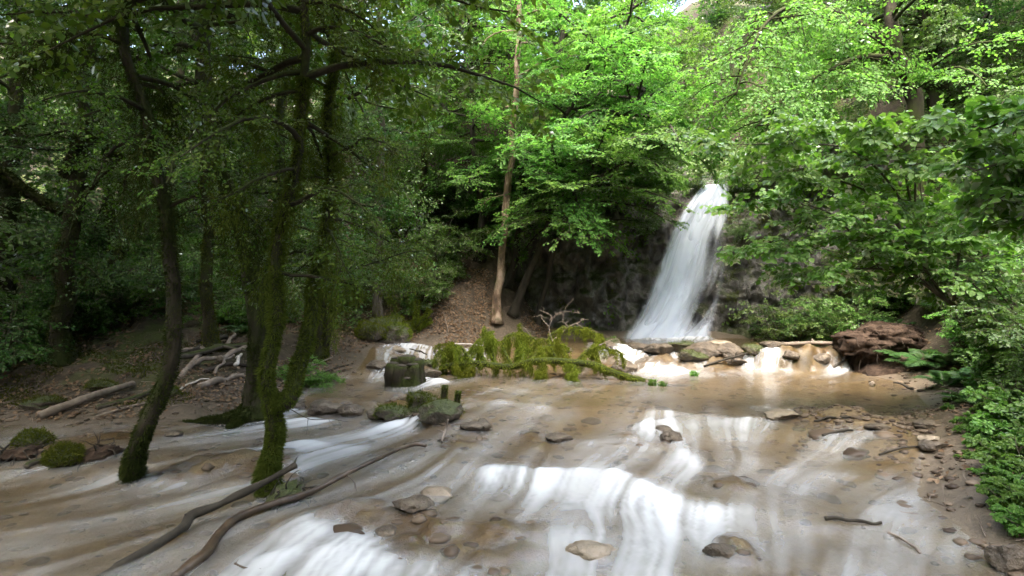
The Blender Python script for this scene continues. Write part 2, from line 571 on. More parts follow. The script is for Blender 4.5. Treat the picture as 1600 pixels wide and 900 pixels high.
def ground_z(x, y, detail=True):
    x, y = np.asarray(x, float), np.asarray(y, float)
    sd = poly_sd(x, y, CHANNEL, True)
    W = water_level(x, y)
    # bed
    dep = sstep(0, .5, -sd) * .05 + .012 + .035 * (fbm(x * .9, y * .9, 1, 3, 21) + .4)
    dep = dep * sstep(0, .2, -sd) + np.where((y > 12.3) & (sd < 0), .12, 0) * sstep(0, .6, -sd)
    bed = W - dep
    if detail:
        bed = bed + .016 * fbm(x * 3.2, y * 3.2, 2, 3, 31) * sstep(0, .2, -sd)
    for px, py, z, r, h in MOUNDS:
        cx, cy_ = Gd(px, py, z)
        q = np.hypot((x - cx), (y - cy_) * .8) / r
        m = q < 2.6
        if m.any():
            bed = bed + np.where(m, h * np.exp(-q * q * 1.1) * (1 + .35 * fbm(x * 5, y * 5, 7, 2, 41)), 0)
    # banks
    d = np.maximum(sd, 0)
    wr = sstep(1.5, 5.0, x - .12 * np.maximum(y - 9, 0))
    left = .13 * np.minimum(d, 3.5) + .06 * sstep(0, .5, d) + .42 * np.maximum(d - 3.5, 0) + .22 * np.maximum(d - 9, 0)
    right = .10 * sstep(0, .5, d) + .12 * np.minimum(d, .9) + 1.25 * np.maximum(d - .75, 0) ** 1.05
    right = np.where(right > 11, 11 + (right - 11) * .45, right)
    behind = sstep(1.0, -6.0, y)
    right = right * (1 - .4 * behind)
    z = W + left * (1 - wr) + right * wr
    z = np.where(z > 16, 16 + (z - 16) * .5, z)
    yc = ycliff(x)
    q = y - yc
    lean = sstep(1.3, 2.0, q)
    fade = sstep(-3.8, -.8, x)
    valley = 5.6 + np.maximum(y - 15, 0) * .28
    side = np.abs(x - valley)
    zb = 4.55 * lean + np.maximum(q - 1.6, 0) * .15 + sstep(.2, 1.2, side) * lean * .6 + np.clip(side - .5, 0, 9) * .55 * sstep(1.4, 6, q) + np.maximum(q - 9, 0) * .22
    zb = np.where(q > 0, zb, 0)
    fl = sstep(.0, 1.2, q) * fade
    fr = sstep(9.5, 6.5, x)
    z = np.where(q > 0, z * (1 - fl * fr) + fl * fr * np.maximum(zb, 0), z)
    z = np.where((q > 0), np.maximum(z, zb * fade), z)
    # the slope left of the rock wall
    sl = np.maximum(0, y - 12.6 - .2 * np.abs(x + 1.2)) * .62 * sstep(-7, -4.5, x) * sstep(1.2, -.6, x)
    z = z + np.where((sd > 0) & (q < 3), sl * sstep(0, 1.0, d), 0)
    if detail:
        z = z + (.05 * fbm(x * 1.1, y * 1.1, 4, 4, 51) + .02 * fbm(x * 5, y * 5, 6, 3, 53)) * sstep(0, 1.2, d) + .5 * fbm(x * .22, y * .22, 8, 3, 57) * sstep(3, 9, d)
    t = sstep(-.12, .12, sd)
    return bed * (1 - t) + z * t


def gz(x, y):
    return float(ground_z(np.array([x]), np.array([y]))[0])


def axis(lo, hi, step, far_lo, far_hi):
    c = np.arange(lo, hi, step)
    k = np.cumsum(step * 1.13 ** np.arange(1, 60))
    a = lo - k[k < lo - far_lo][::-1]
    b = c[-1] + k[k < far_hi - c[-1]]
    return np.concatenate([[far_lo], a, c, b, [far_hi]])


gx, gy = axis(-9.0, 8.6, .05, -90, 90), axis(2.6, 15.4, .05, -60, 130)
X, Y = np.meshgrid(gx, gy)
Z = ground_z(X, Y)
sdT = poly_sd(X, Y, CHANNEL, True)
ny, nx = X.shape
idx = np.arange(ny * nx).reshape(ny, nx)
Fq = np.stack([idx[:-1, :-1], idx[:-1, 1:], idx[1:, 1:], idx[1:, :-1]], -1).reshape(-1, 4)
m_, t_, o_ = mat('forest ground')
tc_ = nd(t_, 'TexCoord').outputs['Object']
bed_ = attr(t_, 'bed')
n1 = noise_n(t_, 1.6, 6, .6, tc_)
n2 = noise_n(t_, 17, 5, .65, tc_)
sand = ramp(t_, n1, [(.28, (.075, .055, .027)), (.45, (.15, .116, .06)), (.6, (.225, .182, .104)), (.8, (.32, .268, .17))])
sand = mixc(t_, ramp(t_, n2, [(.35, (0, 0, 0)), (.75, (1, 1, 1))]), mixc(t_, .55, sand, (.09, .06, .032)), sand)
soil = ramp(t_, noise_n(t_, 7, 6, .7, tc_), [(.28, (.019, .014, .009)), (.5, (.05, .037, .025)), (.75, (.105, .082, .057))])
mossc = ramp(t_, noise_n(t_, 34, 4, .7, tc_), [(.3, (.02, .03, .008)), (.7, (.075, .09, .018))])
mf = math_n(t_, 'MULTIPLY', attr(t_, 'moss'), ramp(t_, noise_n(t_, 1.1, 5, .65, tc_), [(.47, (0, 0, 0)), (.56, (1, 1, 1))]), True)
bank = mixc(t_, mf, soil, mossc)
shore = mixc(t_, attr(t_, 'wet'), bank, mixc(t_, n2, (.05, .038, .026), (.15, .118, .082)))
lump = math_n(t_, 'MULTIPLY', attr(t_, 'lump'), ramp(t_, noise_n(t_, 6, 5, .7, tc_), [(.35, (.25, .25, .25)), (.6, (1, 1, 1))]), True)
sand = mixc(t_, lump, sand, mixc(t_, n2, (.03, .02, .009), (.15, .10, .045)))
col = mixc(t_, bed_, shore, sand)
bs = nd(t_, 'BsdfPrincipled')
t_.links.new(col, bs.inputs['Base Color'])
t_.links.new(math_n(t_, 'SUBTRACT', .95, math_n(t_, 'MULTIPLY', attr(t_, 'wet'), .45)), bs.inputs['Roughness'])
bs.inputs['Specular IOR Level'].default_value = .4
hh = math_n(t_, 'ADD', math_n(t_, 'MULTIPLY', noise_n(t_, 9, 6, .7, tc_), .7), math_n(t_, 'MULTIPLY', noise_n(t_, 45, 4, .7, tc_), .3))
t_.links.new(bump(t_, hh, .9, .05), bs.inputs['Normal'])
t_.links.new(bs.outputs[0], o_.inputs[0])
wet = sstep(.9, .1, sdT) * np.where(X > 2, 1, .7)
mossA = np.clip(sstep(.8, 2.2, sdT), 0, 1) * np.where(X < 0, 1.0, .5) * np.where(Z > 4.2, 2.5, 1) * np.where((X > -2.6) & (X < 1) & (Y > 12.8), .15, 1)
lumpA = np.zeros(X.shape)
for px, py, z, r, h in MOUNDS:
    c_ = Gd(px, py, z)
    if h > .07:
        lumpA = np.maximum(lumpA, np.exp(-((X - c_[0]) ** 2 + ((Y - c_[1]) * .8) ** 2) / (r * .95) ** 2))
g = Geo().add(np.stack([X, Y, Z], -1), Fq)
tag(g.build('ground', m_, attrs={'bed': sstep(.1, -.12, sdT), 'wet': wet, 'moss': mossA, 'lump': lumpA}), kind='structure')

# ------------------------------------------------------------------ stream water: level, flow, foam
HS = .03
wx, wy = np.arange(-12.0, 8.3, HS), np.arange(.6, 14.9, HS)
XW, YW = np.meshgrid(wx, wy)
W0 = water_level(XW, YW)
BED = ground_z(XW, YW)
sdW = poly_sd(XW, YW, CHANNEL, True)
FLOW = [(1050, 540, -.3, 1), (1250, 556, -.1, 1), (950, 560, .35, 1), (880, 560, -.1, 1), (1250, 600, -1, .25), (1380, 625, -1, .1), (1100, 610, -.7, .5), (1100, 640, -.4, 1), (1000, 600, -.6, .5),
        (850, 610, -.8, .4), (850, 670, -.55, 1), (950, 680, -.25, 1), (1060, 670, .0, 1), (1150, 700, -.35, 1), (720, 600, -1, .3), (610, 570, -.4, 1), (660, 580, -.2, 1), (540, 610, -.8, .5), (540, 645, -.5, 1),
        (470, 660, -1, .1), (380, 690, -1, .1), (650, 700, -1, .5), (560, 705, -1, .35), (300, 730, -1, .2), (100, 700, -1, .15), (100, 800, -1, .2), (300, 800, -1, .3), (720, 740, -.7, .6), (600, 770, -1, .5),
        (480, 760, -1, .3), (450, 850, -.9, .6), (560, 870, -.7, .6), (850, 770, -.5, 1), (750, 830, -.8, 1), (950, 790, -.3, 1), (1000, 860, -.35, 1), (1150, 790, -.45, 1), (1200, 850, -.4, 1), (1300, 740, -.8, .4),
        (1390, 780, -.5, .8), (1330, 690, -.8, .4), (1400, 870, -.3, 1), (850, 880, -.5, 1)]
num = np.zeros(XW.shape + (2,))
den = np.zeros(XW.shape)
for px, py, dx, dy in FLOW:
    a, b = Gd(px, py, .05), Gd(px + dx * 12, py + dy * 12, .05)
    v = (b - a) / np.linalg.norm(b - a)
    q = 1.0 / ((XW - a[0]) ** 2 + (YW - a[1]) ** 2 + .06) ** 1.6
    num += q[..., None] * v
    den += q
V = nrm(num / den[..., None])
wob = fbm(XW * .9, YW * .9, 0, 3, 77) * .22
V = np.stack([V[..., 0] * np.cos(wob) - V[..., 1] * np.sin(wob), V[..., 0] * np.sin(wob) + V[..., 1] * np.cos(wob)], -1)
# water is pushed aside by the lumps of the bed it runs over
by, bx = np.gradient(np.maximum(BED - W0 + .03, 0), HS)
V = nrm(V - np.stack([bx, by], -1) * 1.2)


def samp(A, fx, fy):
    fx, fy = np.clip(fx, 0, A.shape[1] - 1.001), np.clip(fy, 0, A.shape[0] - 1.001)
    i, j = fx.astype(int), fy.astype(int)
    a, b = fx - i, fy - j
    return (A[j, i] * (1 - a) + A[j, i + 1] * a) * (1 - b) + (A[j + 1, i] * (1 - a) + A[j + 1, i + 1] * a) * b


JX, JY = np.meshgrid(np.arange(XW.shape[1], dtype=float), np.arange(XW.shape[0], dtype=float))


def lic(A, steps, h):
    acc, wt = A.copy(), 1.0
    for sgn in (1, -1):
        fx, fy = JX.copy(), JY.copy()
        for k in range(steps):
            vx, vy = samp(V[..., 0], fx, fy), samp(V[..., 1], fx, fy)
            fx, fy = fx + sgn * h * vx, fy + sgn * h * vy
            acc = acc + samp(A, fx, fy)
            wt += 1
    return acc / wt


def norm01(a):
    lo, hi = np.percentile(a, 3), np.percentile(a, 97)
    return np.clip((a - lo) / (hi - lo), 0, 1)


rngw = np.random.default_rng(5)
fine = norm01(lic(rngw.random(XW.shape), 16, 1.2))
mid_ = norm01(lic(noise(XW * 9, YW * 9, 0, 3), 22, 1.6))
broad = norm01(lic(noise(XW * 3.2, YW * 3.2, 0, 6), 26, 2.4))
streak = .22 * fine + .38 * mid_ + .4 * broad
FOAM = [([(1175, 579), (1250, 580), (1322, 580)], .12, .14, 1.0), ([(1050, 577), (1140, 582)], .14, .15, .8), ([(945, 562), (1000, 570), (1060, 577)], .2, .24, 1.0), ([(700, 552), (760, 556)], .3, .2, .6),
        ([(610, 548), (650, 545), (682, 546)], .45, .2, .9), ([(600, 562), (590, 580)], .3, .14, .7), ([(648, 585), (690, 592)], .2, .14, .9), ([(445, 655), (520, 657), (600, 662), (645, 664)], .03, .17, 1.0),
        ([(440, 640), (500, 642)], .03, .12, .8), ([(180, 742), (210, 740)], -.04, .15, .9), ([(300, 742), (400, 738), (500, 742)], -.04, .16, .65), ([(380, 658), (420, 656)], 0, .12, .6),
        ([(430, 690), (500, 700), (560, 705)], .0, .15, .6), ([(0, 785), (60, 788)], -.06, .16, .6), ([(800, 678), (860, 684), (905, 690)], .02, .20, .9), ([(940, 668), (1020, 664), (1110, 668), (1180, 668)], .05, .15, .75),
        ([(580, 722), (680, 726), (760, 738), (850, 750), (915, 748)], -.03, .15, .9), ([(960, 752), (1030, 784), (1090, 806)], -.05, .14, .95), ([(1090, 806), (1180, 812), (1240, 816)], -.06, .13, .7),
        ([(400, 880), (470, 868), (560, 882), (640, 894), (700, 900)], -.11, .24, 1.0), ([(500, 840), (620, 855)], -.1, .12, .5), ([(560, 782), (660, 758), (720, 748)], -.05, .12, .5), ([(440, 830), (400, 860)], -.1, .14, .5), ([(650, 690), (700, 700)], .0, .12, .6),
        ([(990, 640), (1070, 655)], .1, .14, .55), ([(1180, 640), (1240, 646)], .1, .12, .4), ([(850, 745), (980, 735)], -.02, .12, .4), ([(760, 700), (800, 720)], 0, .15, .4), ([(1140, 700), (1230, 720)], .0, .15, .3),
        ([(880, 850), (1010, 870)], -.1, .2, .35), ([(330, 760), (470, 770)], -.05, .16, .4), ([(620, 800), (680, 780)], -.07, .12, .5), ([(1000, 530), (1105, 530)], .55, .14, 1.0), ([(895, 677), (960, 680), (1025, 687)], .03, .11, .7), ([(970, 642), (1046, 646), (1110, 658)], .1, .12, .75),
        ([(1062, 700), (1094, 739)], .0, .10, .55), ([(660, 706), (700, 722)], -.02, .11, .8), ([(770, 770), (850, 764), (922, 768)], -.06, .09, .4), ([(441, 790), (510, 772), (572, 760)], -.06, .1, .55), ([(470, 812), (540, 842), (630, 880)], -.1, .16, .7),
        ([(700, 640), (780, 632), (860, 640)], .1, .08, .4), ([(760, 606), (850, 612), (940, 606)], .14, .08, .4), ([(640, 780), (700, 800)], -.07, .08, .5), ([(1130, 850), (1180, 862)], -.1, .1, .5), ([(1290, 745), (1340, 752)], -.03, .08, .3)]
F0 = np.zeros(XW.shape)
patch = .28 + .92 * sstep(-.5, .45, fbm(XW * 1.5, YW * 1.5, 4, 3, 71))
for pts, z, r, s in FOAM:
    d = np.abs(poly_sd(XW, YW, GL(pts, z)))
    F0 = np.maximum(F0, s * np.exp(-(d / (r * 1.25)) ** 2) * (patch if z < .2 else 1))
wy_, wx_ = np.gradient(W0, HS)
slope = np.hypot(wx_, wy_)
F0 = np.maximum(F0, np.where(XW < -1, 1, sstep(.1, .22, W0)) * sstep(.15, .8, slope) * sstep(.3, .85, .55 * mid_ + .45 * broad) * .85)
F = F0.copy()
for k in range(40):
    F = np.maximum(F0, samp(F, JX - 1.5 * V[..., 0], JY - 1.5 * V[..., 1]) * .951)
for k in range(16):
    F[1:-1, 1:-1] = (F[1:-1, 1:-1] * 4 + F[:-2, 1:-1] + F[2:, 1:-1] + F[1:-1, :-2] + F[1:-1, 2:]) / 8
st2 = sstep(.18, .85, streak * 1.15)
cover = F * (.52 + .64 * st2)
veil = (.80 - .48 * sstep(5.8, 8.0, YW)) * (.16 + .84 * sstep(.25, .9, .75 * broad + .25 * mid_)) * sstep(11.8, 10.4, YW) * (.55 + .45 * patch)
foam = .78 * sstep(.03, 1.15, cover)
foam = 1 - (1 - foam) * (1 - .42 * veil * (.7 + .4 * fine))
foam = np.clip(foam, 0, .82) * (.80 + .20 * sstep(.12, .62, .5 * fine + .5 * mid_))
calm = sstep(.4, 1.4, np.hypot((XW - 5.0) / 1.5, (YW - 9.6) / 1.6)) * .85 + .15
foam = foam * np.where((YW < 11.3) & (XW > 2), calm, 1)
foam = foam * np.where(W0 > .18, .3 + .7 * sstep(.28, .66, .55 * mid_ + .45 * fine), 1)
over = BED - W0
foam = foam * (1 - .7 * sstep(-.01, .04, over))
thin = sstep(.03, -.015, over + .02)
amp = .016 * (broad - .5) + .012 * (mid_ - .5)
ws = W0 + amp * sstep(0, .3, -sdW) * (.5 + F) + .05 * sstep(.25, 1, F) * (broad - .2) + .03 * sstep(.2, 1, F)
film = BED + .007
k_ = .02
hq = np.clip(.5 + .5 * (film - ws) / k_, 0, 1)
WS = ws * (1 - hq) + film * hq + k_ * hq * (1 - hq)
dry = over > .075 + .03 * noise(XW * 6, YW * 6, 0, 9)
keep = (sdW < .03) & ~dry
ny, nx = XW.shape
idx = np.arange(ny * nx).reshape(ny, nx)
kf = keep[:-1, :-1] & keep[1:, :-1] & keep[:-1, 1:] & keep[1:, 1:]
Fq = np.stack([idx[:-1, :-1], idx[:-1, 1:], idx[1:, 1:], idx[1:, :-1]], -1)[kf]
used = np.unique(Fq)
rem = np.full(ny * nx, -1)
rem[used] = np.arange(len(used))
m_, t_, o_ = mat('stream water')
tr_ = nd(t_, 'BsdfTransparent')
tr_.inputs[0].default_value = (.84, .77, .64, 1)
mud = nd(t_, 'BsdfDiffuse')
mud.inputs[0].default_value = (.17, .138, .09, 1)
mx1 = nd(t_, 'MixShader')
t_.links.new(math_n(t_, 'MULTIPLY', attr(t_, 'thick'), .18), mx1.inputs[0])
t_.links.new(tr_.outputs[0], mx1.inputs[1])
t_.links.new(mud.outputs[0], mx1.inputs[2])
fo = nd(t_, 'BsdfDiffuse')
fo.inputs[0].default_value = (.60, .635, .67, 1)
mx2 = nd(t_, 'MixShader')
t_.links.new(attr(t_, 'foam'), mx2.inputs[0])
t_.links.new(mx1.outputs[0], mx2.inputs[1])
t_.links.new(fo.outputs[0], mx2.inputs[2])
gl_ = nd(t_, 'BsdfGlossy')
gl_.inputs['Roughness'].default_value = .14
frn = nd(t_, 'Fresnel')
frn.inputs[0].default_value = 1.33
tcw = nd(t_, 'TexCoord').outputs['Object']
bn = bump(t_, noise_n(t_, 9, 4, .6, tcw), .22, .03)
t_.links.new(bn, frn.inputs['Normal'])
t_.links.new(bn, gl_.inputs['Normal'])
mx3 = nd(t_, 'MixShader')
t_.links.new(math_n(t_, 'MULTIPLY', frn.outputs[0], math_n(t_, 'SUBTRACT', 1, math_n(t_, 'MULTIPLY', attr(t_, 'foam'), .7))), mx3.inputs[0])
t_.links.new(mx2.outputs[0], mx3.inputs[1])
t_.links.new(gl_.outputs[0], mx3.inputs[2])
t_.links.new(mx3.outputs[0], o_.inputs[0])
g = Geo().add(np.stack([XW, YW, WS], -1).reshape(-1, 3)[used], rem[Fq])
tag(g.build('stream_water', m_, attrs={'foam': foam.ravel()[used], 'thick': thin.ravel()[used]}), 'brown stream with silky white streaks running over ledges from the fall', 'stream', kind='structure')

# ------------------------------------------------------------------ rock wall
M['cliff'] = solid_mat('cliff', [(.3, (.028, .027, .025)), (.45, (.09, .084, .076)), (.58, (.17, .158, .145)), (.72, (.31, .29, .265))], 2.6, .6, 1.0, 6, .16, .4, (1, 1, .55), (.045, .055, .014), .30)
cxs = np.linspace(-3.6, 10.0, 300)
rows = np.linspace(0, 1, 110)
ztop = 5.25 - .72 * np.exp(-((cxs - 5.72) / .38) ** 2) + .25 * noise(cxs * .8, 0 * cxs, 0, 4)
CX, RR = np.meshgrid(cxs, rows)
CZ = .1 + (ztop[None] - .1) * RR
LEAN = np.interp(CX, [-4, 1, 2.6, 3.4, 5.2, 5.7, 6.4, 10], [.18, .06, .10, .30, .30, .14, .10, .12])
rid = 1 - np.abs(noise(CX * .9, CZ * .55, 1, 61))
rid2 = 1 - np.abs(noise(CX * 2.3, CZ * 1.2, 1, 62))
dis = .38 * rid + .22 * rid2 + .20 * fbm(CX * 3.2, CZ * 2.6, 2, 4, 63) + .16 * np.abs(noise(CX * 5, CZ * 3.2, 2, 67)) + .08 * fbm(CX * 9, CZ * 9, 2, 3, 64)
chute = np.exp(-((CX - (3.6 + .5 * (CZ - .5))) / .95) ** 2)
dis = dis * (1 - .5 * chute) - .12 * chute
ledge = .10 * np.sign(np.sin(CZ * 4.2 + 1.5 * noise(CX * .7, CZ * .2, 0, 65))) * np.abs(np.sin(CZ * 4.2 + 1.5 * noise(CX * .7, CZ * .2, 0, 65))) ** .3
CY = ycliff(CX) + .55 + LEAN * (CZ - .5) - dis - ledge
extra = np.linspace(.12, 1, 8)
BX = np.repeat(cxs[None], 8, 0)
BY = CY[-1][None] + extra[:, None] * 1.7
BZ = ztop[None] - .12 * extra[:, None] + .08 * fbm(BX * 2, BY * 2, 0, 3, 66)
CX, CY, CZ = (np.concatenate(q) for q in ((CX, BX), (CY, BY), (CZ, BZ)))
ny, nx = CX.shape
idx = np.arange(ny * nx).reshape(ny, nx)
Fq = np.stack([idx[:-1, :-1], idx[:-1, 1:], idx[1:, 1:], idx[1:, :-1]], -1).reshape(-1, 4)
tag(Geo().add(np.stack([CX, CY, CZ], -1), Fq).build('rock_cliff', M['cliff']), 'dark grey rock wall with mossy ribs that the waterfall drops over', 'cliff', kind='structure')


def cliff_y(x, z):
    """front of the rock wall at x, z (nearest sample)"""
    i = np.clip(np.searchsorted(cxs, x), 0, len(cxs) - 1)
    j = np.clip(((z - .1) / (ztop[i] - .1) * 109).astype(int) if hasattr(z, 'astype') else int((z - .1) / (ztop[i] - .1) * 109), 0, 109)
    return CY[j, i]


# ------------------------------------------------------------------ the waterfall: veils of strands in front of the rock
m_, t_, o_ = mat('falling water')
fa = attr(t_, 'veil')
df = nd(t_, 'BsdfDiffuse')
df.inputs[0].default_value = (.76, .83, .95, 1)
tl = nd(t_, 'BsdfTranslucent')
tl.inputs[0].default_value = (.76, .83, .95, 1)
ms = nd(t_, 'MixShader')
ms.inputs[0].default_value = .35
t_.links.new(df.outputs[0], ms.inputs[1])
t_.links.new(tl.outputs[0], ms.inputs[2])
tp = nd(t_, 'BsdfTransparent')
mm = nd(t_, 'MixShader')
t_.links.new(fa, mm.inputs[0])
t_.links.new(tp.outputs[0], mm.inputs[1])
t_.links.new(ms.outputs[0], mm.inputs[2])
t_.links.new(mm.outputs[0], o_.inputs[0])
WL = [(1107, 284), (1090, 297), (1068, 326), (1046, 362), (1036, 392), (1024, 428), (1012, 458), (992, 496), (966, 531)]
WR = [(1141, 282), (1141, 292), (1139, 326), (1138, 362), (1135, 400), (1131, 440), (1124, 470), (1118, 500), (1112, 531)]
fall = empty('waterfall', (4.2, 14.2, .55), 'tall silky white waterfall spreading down the rock wall into the pool', 'waterfall')
fall['kind'] = 'structure'
for lay in range(4):
    nu, nv = 150, 170
    u, v = np.meshgrid(np.linspace(0, 1, nu), np.linspace(0, 1, nv))
    tt = np.linspace(0, 1, 9)
    lx, ly = np.interp(v, tt, [a for a, b in WL]), np.interp(v, tt, [b for a, b in WL])
    rx, ry = np.interp(v, tt, [a for a, b in WR]), np.interp(v, tt, [b for a, b in WR])
    D = 15.25 - 1.3 * v ** .85 - .07 * lay
    wig = .05 * noise(u * 2.5 + lay * 7, v * 3, 0, 81 + lay) * np.sin(np.pi * np.clip(u, 0, 1))
    uu = u + wig
    px, py = lx + (rx - lx) * uu, ly + (ry - ly) * uu
    steps = .16 * noise(u * 4 + 3, v * 5.0, lay, 82) + .08 * noise(u * 9, v * 8, lay, 83)
    D = D - .12 * np.sin(np.pi * u) - steps * sstep(0, .1, v)
    vx, vz = (px - 800) / FP * D, CAMZ - (py - 450) / FP * D
    # strands follow the flow: u is nearly constant along a strand
    wid = (rx - lx) / 120.0
    s1 = noise((u + .12 * noise(u * 3, v * 2, lay, 84)) * 17 * (.35 + wid), v * 2.4, lay * 3, 85)
    s2 = noise(u * 60 * (.35 + wid), v * 3.0, lay * 5, 86)
    s3 = noise(u * 7 + .5 * v, v * 3.4, lay, 87)
    a = .51 + .28 * s1 + .07 * s2 + .46 * s3
    dark = np.exp(-((u - .80) / .16) ** 2) * sstep(.22, .5, v) * sstep(1.02, .7, v)
    a = a - .62 * dark + .18 * np.exp(-((u - .42) / .3) ** 2) + .5 * sstep(.3, 0, v) + .25 * sstep(.85, 1, v)
    soft = .16 + .10 * noise(v * 9, v * 0, lay, 88)
    edge = sstep(0, np.maximum(soft, .04), u) * sstep(1, 1 - np.maximum(soft * .7, .04), u)
    a = sstep(.12, .95, a) * edge * (.8 if lay == 0 else .5)
    idx = np.arange(nu * nv).reshape(nv, nu)
    Fq = np.stack([idx[:-1, :-1], idx[:-1, 1:], idx[1:, 1:], idx[1:, :-1]], -1).reshape(-1, 4)
    back = sstep(.06, 0, v)
    D = D + 1.3 * back ** 1.5
    vz = vz - .05 * back
    V3 = np.stack([vx, D, vz], -1) - np.array([4.2, 14.2, .55])
    Geo().add(V3, Fq).build('water_veil', m_, fall, attrs={'veil': a.ravel()})
# ------------------------------------------------------------------ trees
def limb_path(rng, p, d, L, droop, n=8, wob=.16):
    pts = [np.array(p, float)]
    d = nrm(np.array(d, float))
    h = L / (n - 1)
    for i in range(n - 1):
        d = nrm(d + rng.normal(0, wob, 3) + np.array([0, 0, -droop / (n - 1)]))
        pts.append(pts[-1] + d * h)
    return np.array(pts)


def at_path(path, t):
    k = np.clip(t, 0, 1) * (len(path) - 1.001)
    i = int(k)
    return path[i] + (path[i + 1] - path[i]) * (k - i)


def grow(rng, paths, gw, gl, tw_n=12, tw_len=.7, sub_n=4, sub_len=.3, leaf_n=8, leaf=.08, wr=.34, flat=.25, round_=False, r_tw=.006, t0=.15, twig_mesh=True, ldroop=.25, jit=.35, taper=.65):
    """twigs, side twigs and leaves in flat sprays along every limb path (all of the same number of points)"""
    A = np.stack(paths)
    nl, K, _ = A.shape
    li = np.repeat(np.arange(nl), tw_n)
    t = t0 + (1 - t0) * (np.tile((np.arange(tw_n) + .5) / tw_n, nl) + rng.uniform(-.4, .4, nl * tw_n) / tw_n)
    t = np.clip(t, 0, .999)

    def on(ix, tt):
        k = tt * (K - 1.001)
        i = k.astype(int)
        return A[ix, i] + (A[ix, i + 1] - A[ix, i]) * (k - i)[:, None], nrm(A[ix, i + 1] - A[ix, i])
    p, tg = on(li, t)
    n = len(p)
    up = nrm(np.array([0, 0, 1.0]) + rng.normal(0, flat, (n, 3)))
    side = nrm(np.cross(tg, up))
    sg = np.where(np.arange(n) % 2 == 0, 1, -1)[:, None]
    an = rng.uniform(.5, 1.15, n)[:, None]
    d = nrm(tg * np.cos(an) + side * sg * np.sin(an) + rng.normal(0, .12, (n, 3)))
    L = (tw_len * (1.15 - taper * t) * rng.uniform(.55, 1.25, n))[:, None]
    q1 = p + d * L * .5
    q2 = p + d * L + np.array([0, 0, -1.0]) * L * rng.uniform(0, .25, (n, 1))
    up = nrm(np.cross(side * sg, d) * -sg + 1e-6)
    up = np.where(up[:, 2:] < 0, -up, up)
    if twig_mesh:
        twigs(gw, p, q1, q2, r_tw, r_tw * .4)
    # side twigs
    ii = np.repeat(np.arange(n), sub_n)
    m = len(ii)
    ts = np.tile((np.arange(sub_n) + .6) / sub_n, n) * .9 + rng.uniform(-.08, .08, m)
    sp = np.where(ts[:, None] < .5, p[ii] + (q1 - p)[ii] * (ts * 2)[:, None], q1[ii] + (q2 - q1)[ii] * (ts * 2 - 1)[:, None])
    dd = d[ii]
    sd2 = nrm(np.cross(dd, up[ii]))
    s2 = np.where(np.arange(m) % 2 == 0, 1, -1)[:, None]
    an = rng.uniform(.5, 1.1, m)[:, None]
    ds = nrm(dd * np.cos(an) + sd2 * s2 * np.sin(an) + rng.normal(0, .15, (m, 3)))
    Ls = (sub_len * rng.uniform(.5, 1.3, m))[:, None] * (.5 + L[ii] / tw_len * .5)
    e = sp + ds * Ls + np.array([0, 0, -1.0]) * Ls * .12
    if twig_mesh:
        twigs(gw, sp, (sp + e) / 2, e, r_tw * .45, r_tw * .25)
    # leaves on twigs and side twigs
    P0, P1 = np.concatenate([p, sp]), np.concatenate([q2, e])
    U = np.concatenate([up, up[ii]])
    jj = np.repeat(np.arange(len(P0)), leaf_n)
    m = len(jj)
    tl_ = np.clip(np.tile((np.arange(leaf_n) + .7) / leaf_n, len(P0)) + rng.uniform(-.08, .08, m), .05, 1)[:, None]
    pos = P0[jj] + (P1 - P0)[jj] * tl_
    dl = nrm(P1 - P0)[jj]
    s = nrm(np.cross(dl, U[jj])) * np.where(np.arange(m) % 2 == 0, 1, -1)[:, None]
    dirn = nrm(dl * rng.uniform(.3, 1, (m, 1)) + s + rng.normal(0, .2, (m, 3)) - np.array([0, 0, ldroop]) * rng.uniform(0, 2, (m, 1)))
    nv = nrm(U[jj] + rng.normal(0, jit, (m, 3)))
    leaves(gl, pos, dirn, nv, leaf * rng.uniform(.65, 1.25, m), wr, round_=round_)


def make_limbs(rng, path, r, n, t0, L, elev=.25, droop=.5, K=8, az=None, shape='round', wob=.14, spread=None):
    """limb centre lines leaving a trunk path and their base radii"""
    out, rad = [], []
    for i in range(n):
        t = t0 + (1 - t0) * (i + rng.uniform(.1, .9)) / n
        p = at_path(path, t)
        u = (t - t0) / (1 - t0)
        a = (i * 2.4 + rng.uniform(-.5, .5)) if az is None else rng.normal(az, spread or .7)
        sh = {'round': .45 + .75 * math.sin(math.pi * min(1, .15 + .8 * u)), 'cone': 1.1 - .75 * u, 'flat': 1.0, 'vase': .5 + .6 * u}[shape]
        ln = L * sh * rng.uniform(.7, 1.2)
        e = elev + .5 * u * (1 if shape != 'flat' else .4) + rng.normal(0, .15)
        out.append(limb_path(rng, p, (math.cos(a) * math.cos(e), math.sin(a) * math.cos(e), math.sin(e)), ln, droop, K, wob))
        rad.append(min(r * .5, .012 + .012 * ln))
    return out, rad


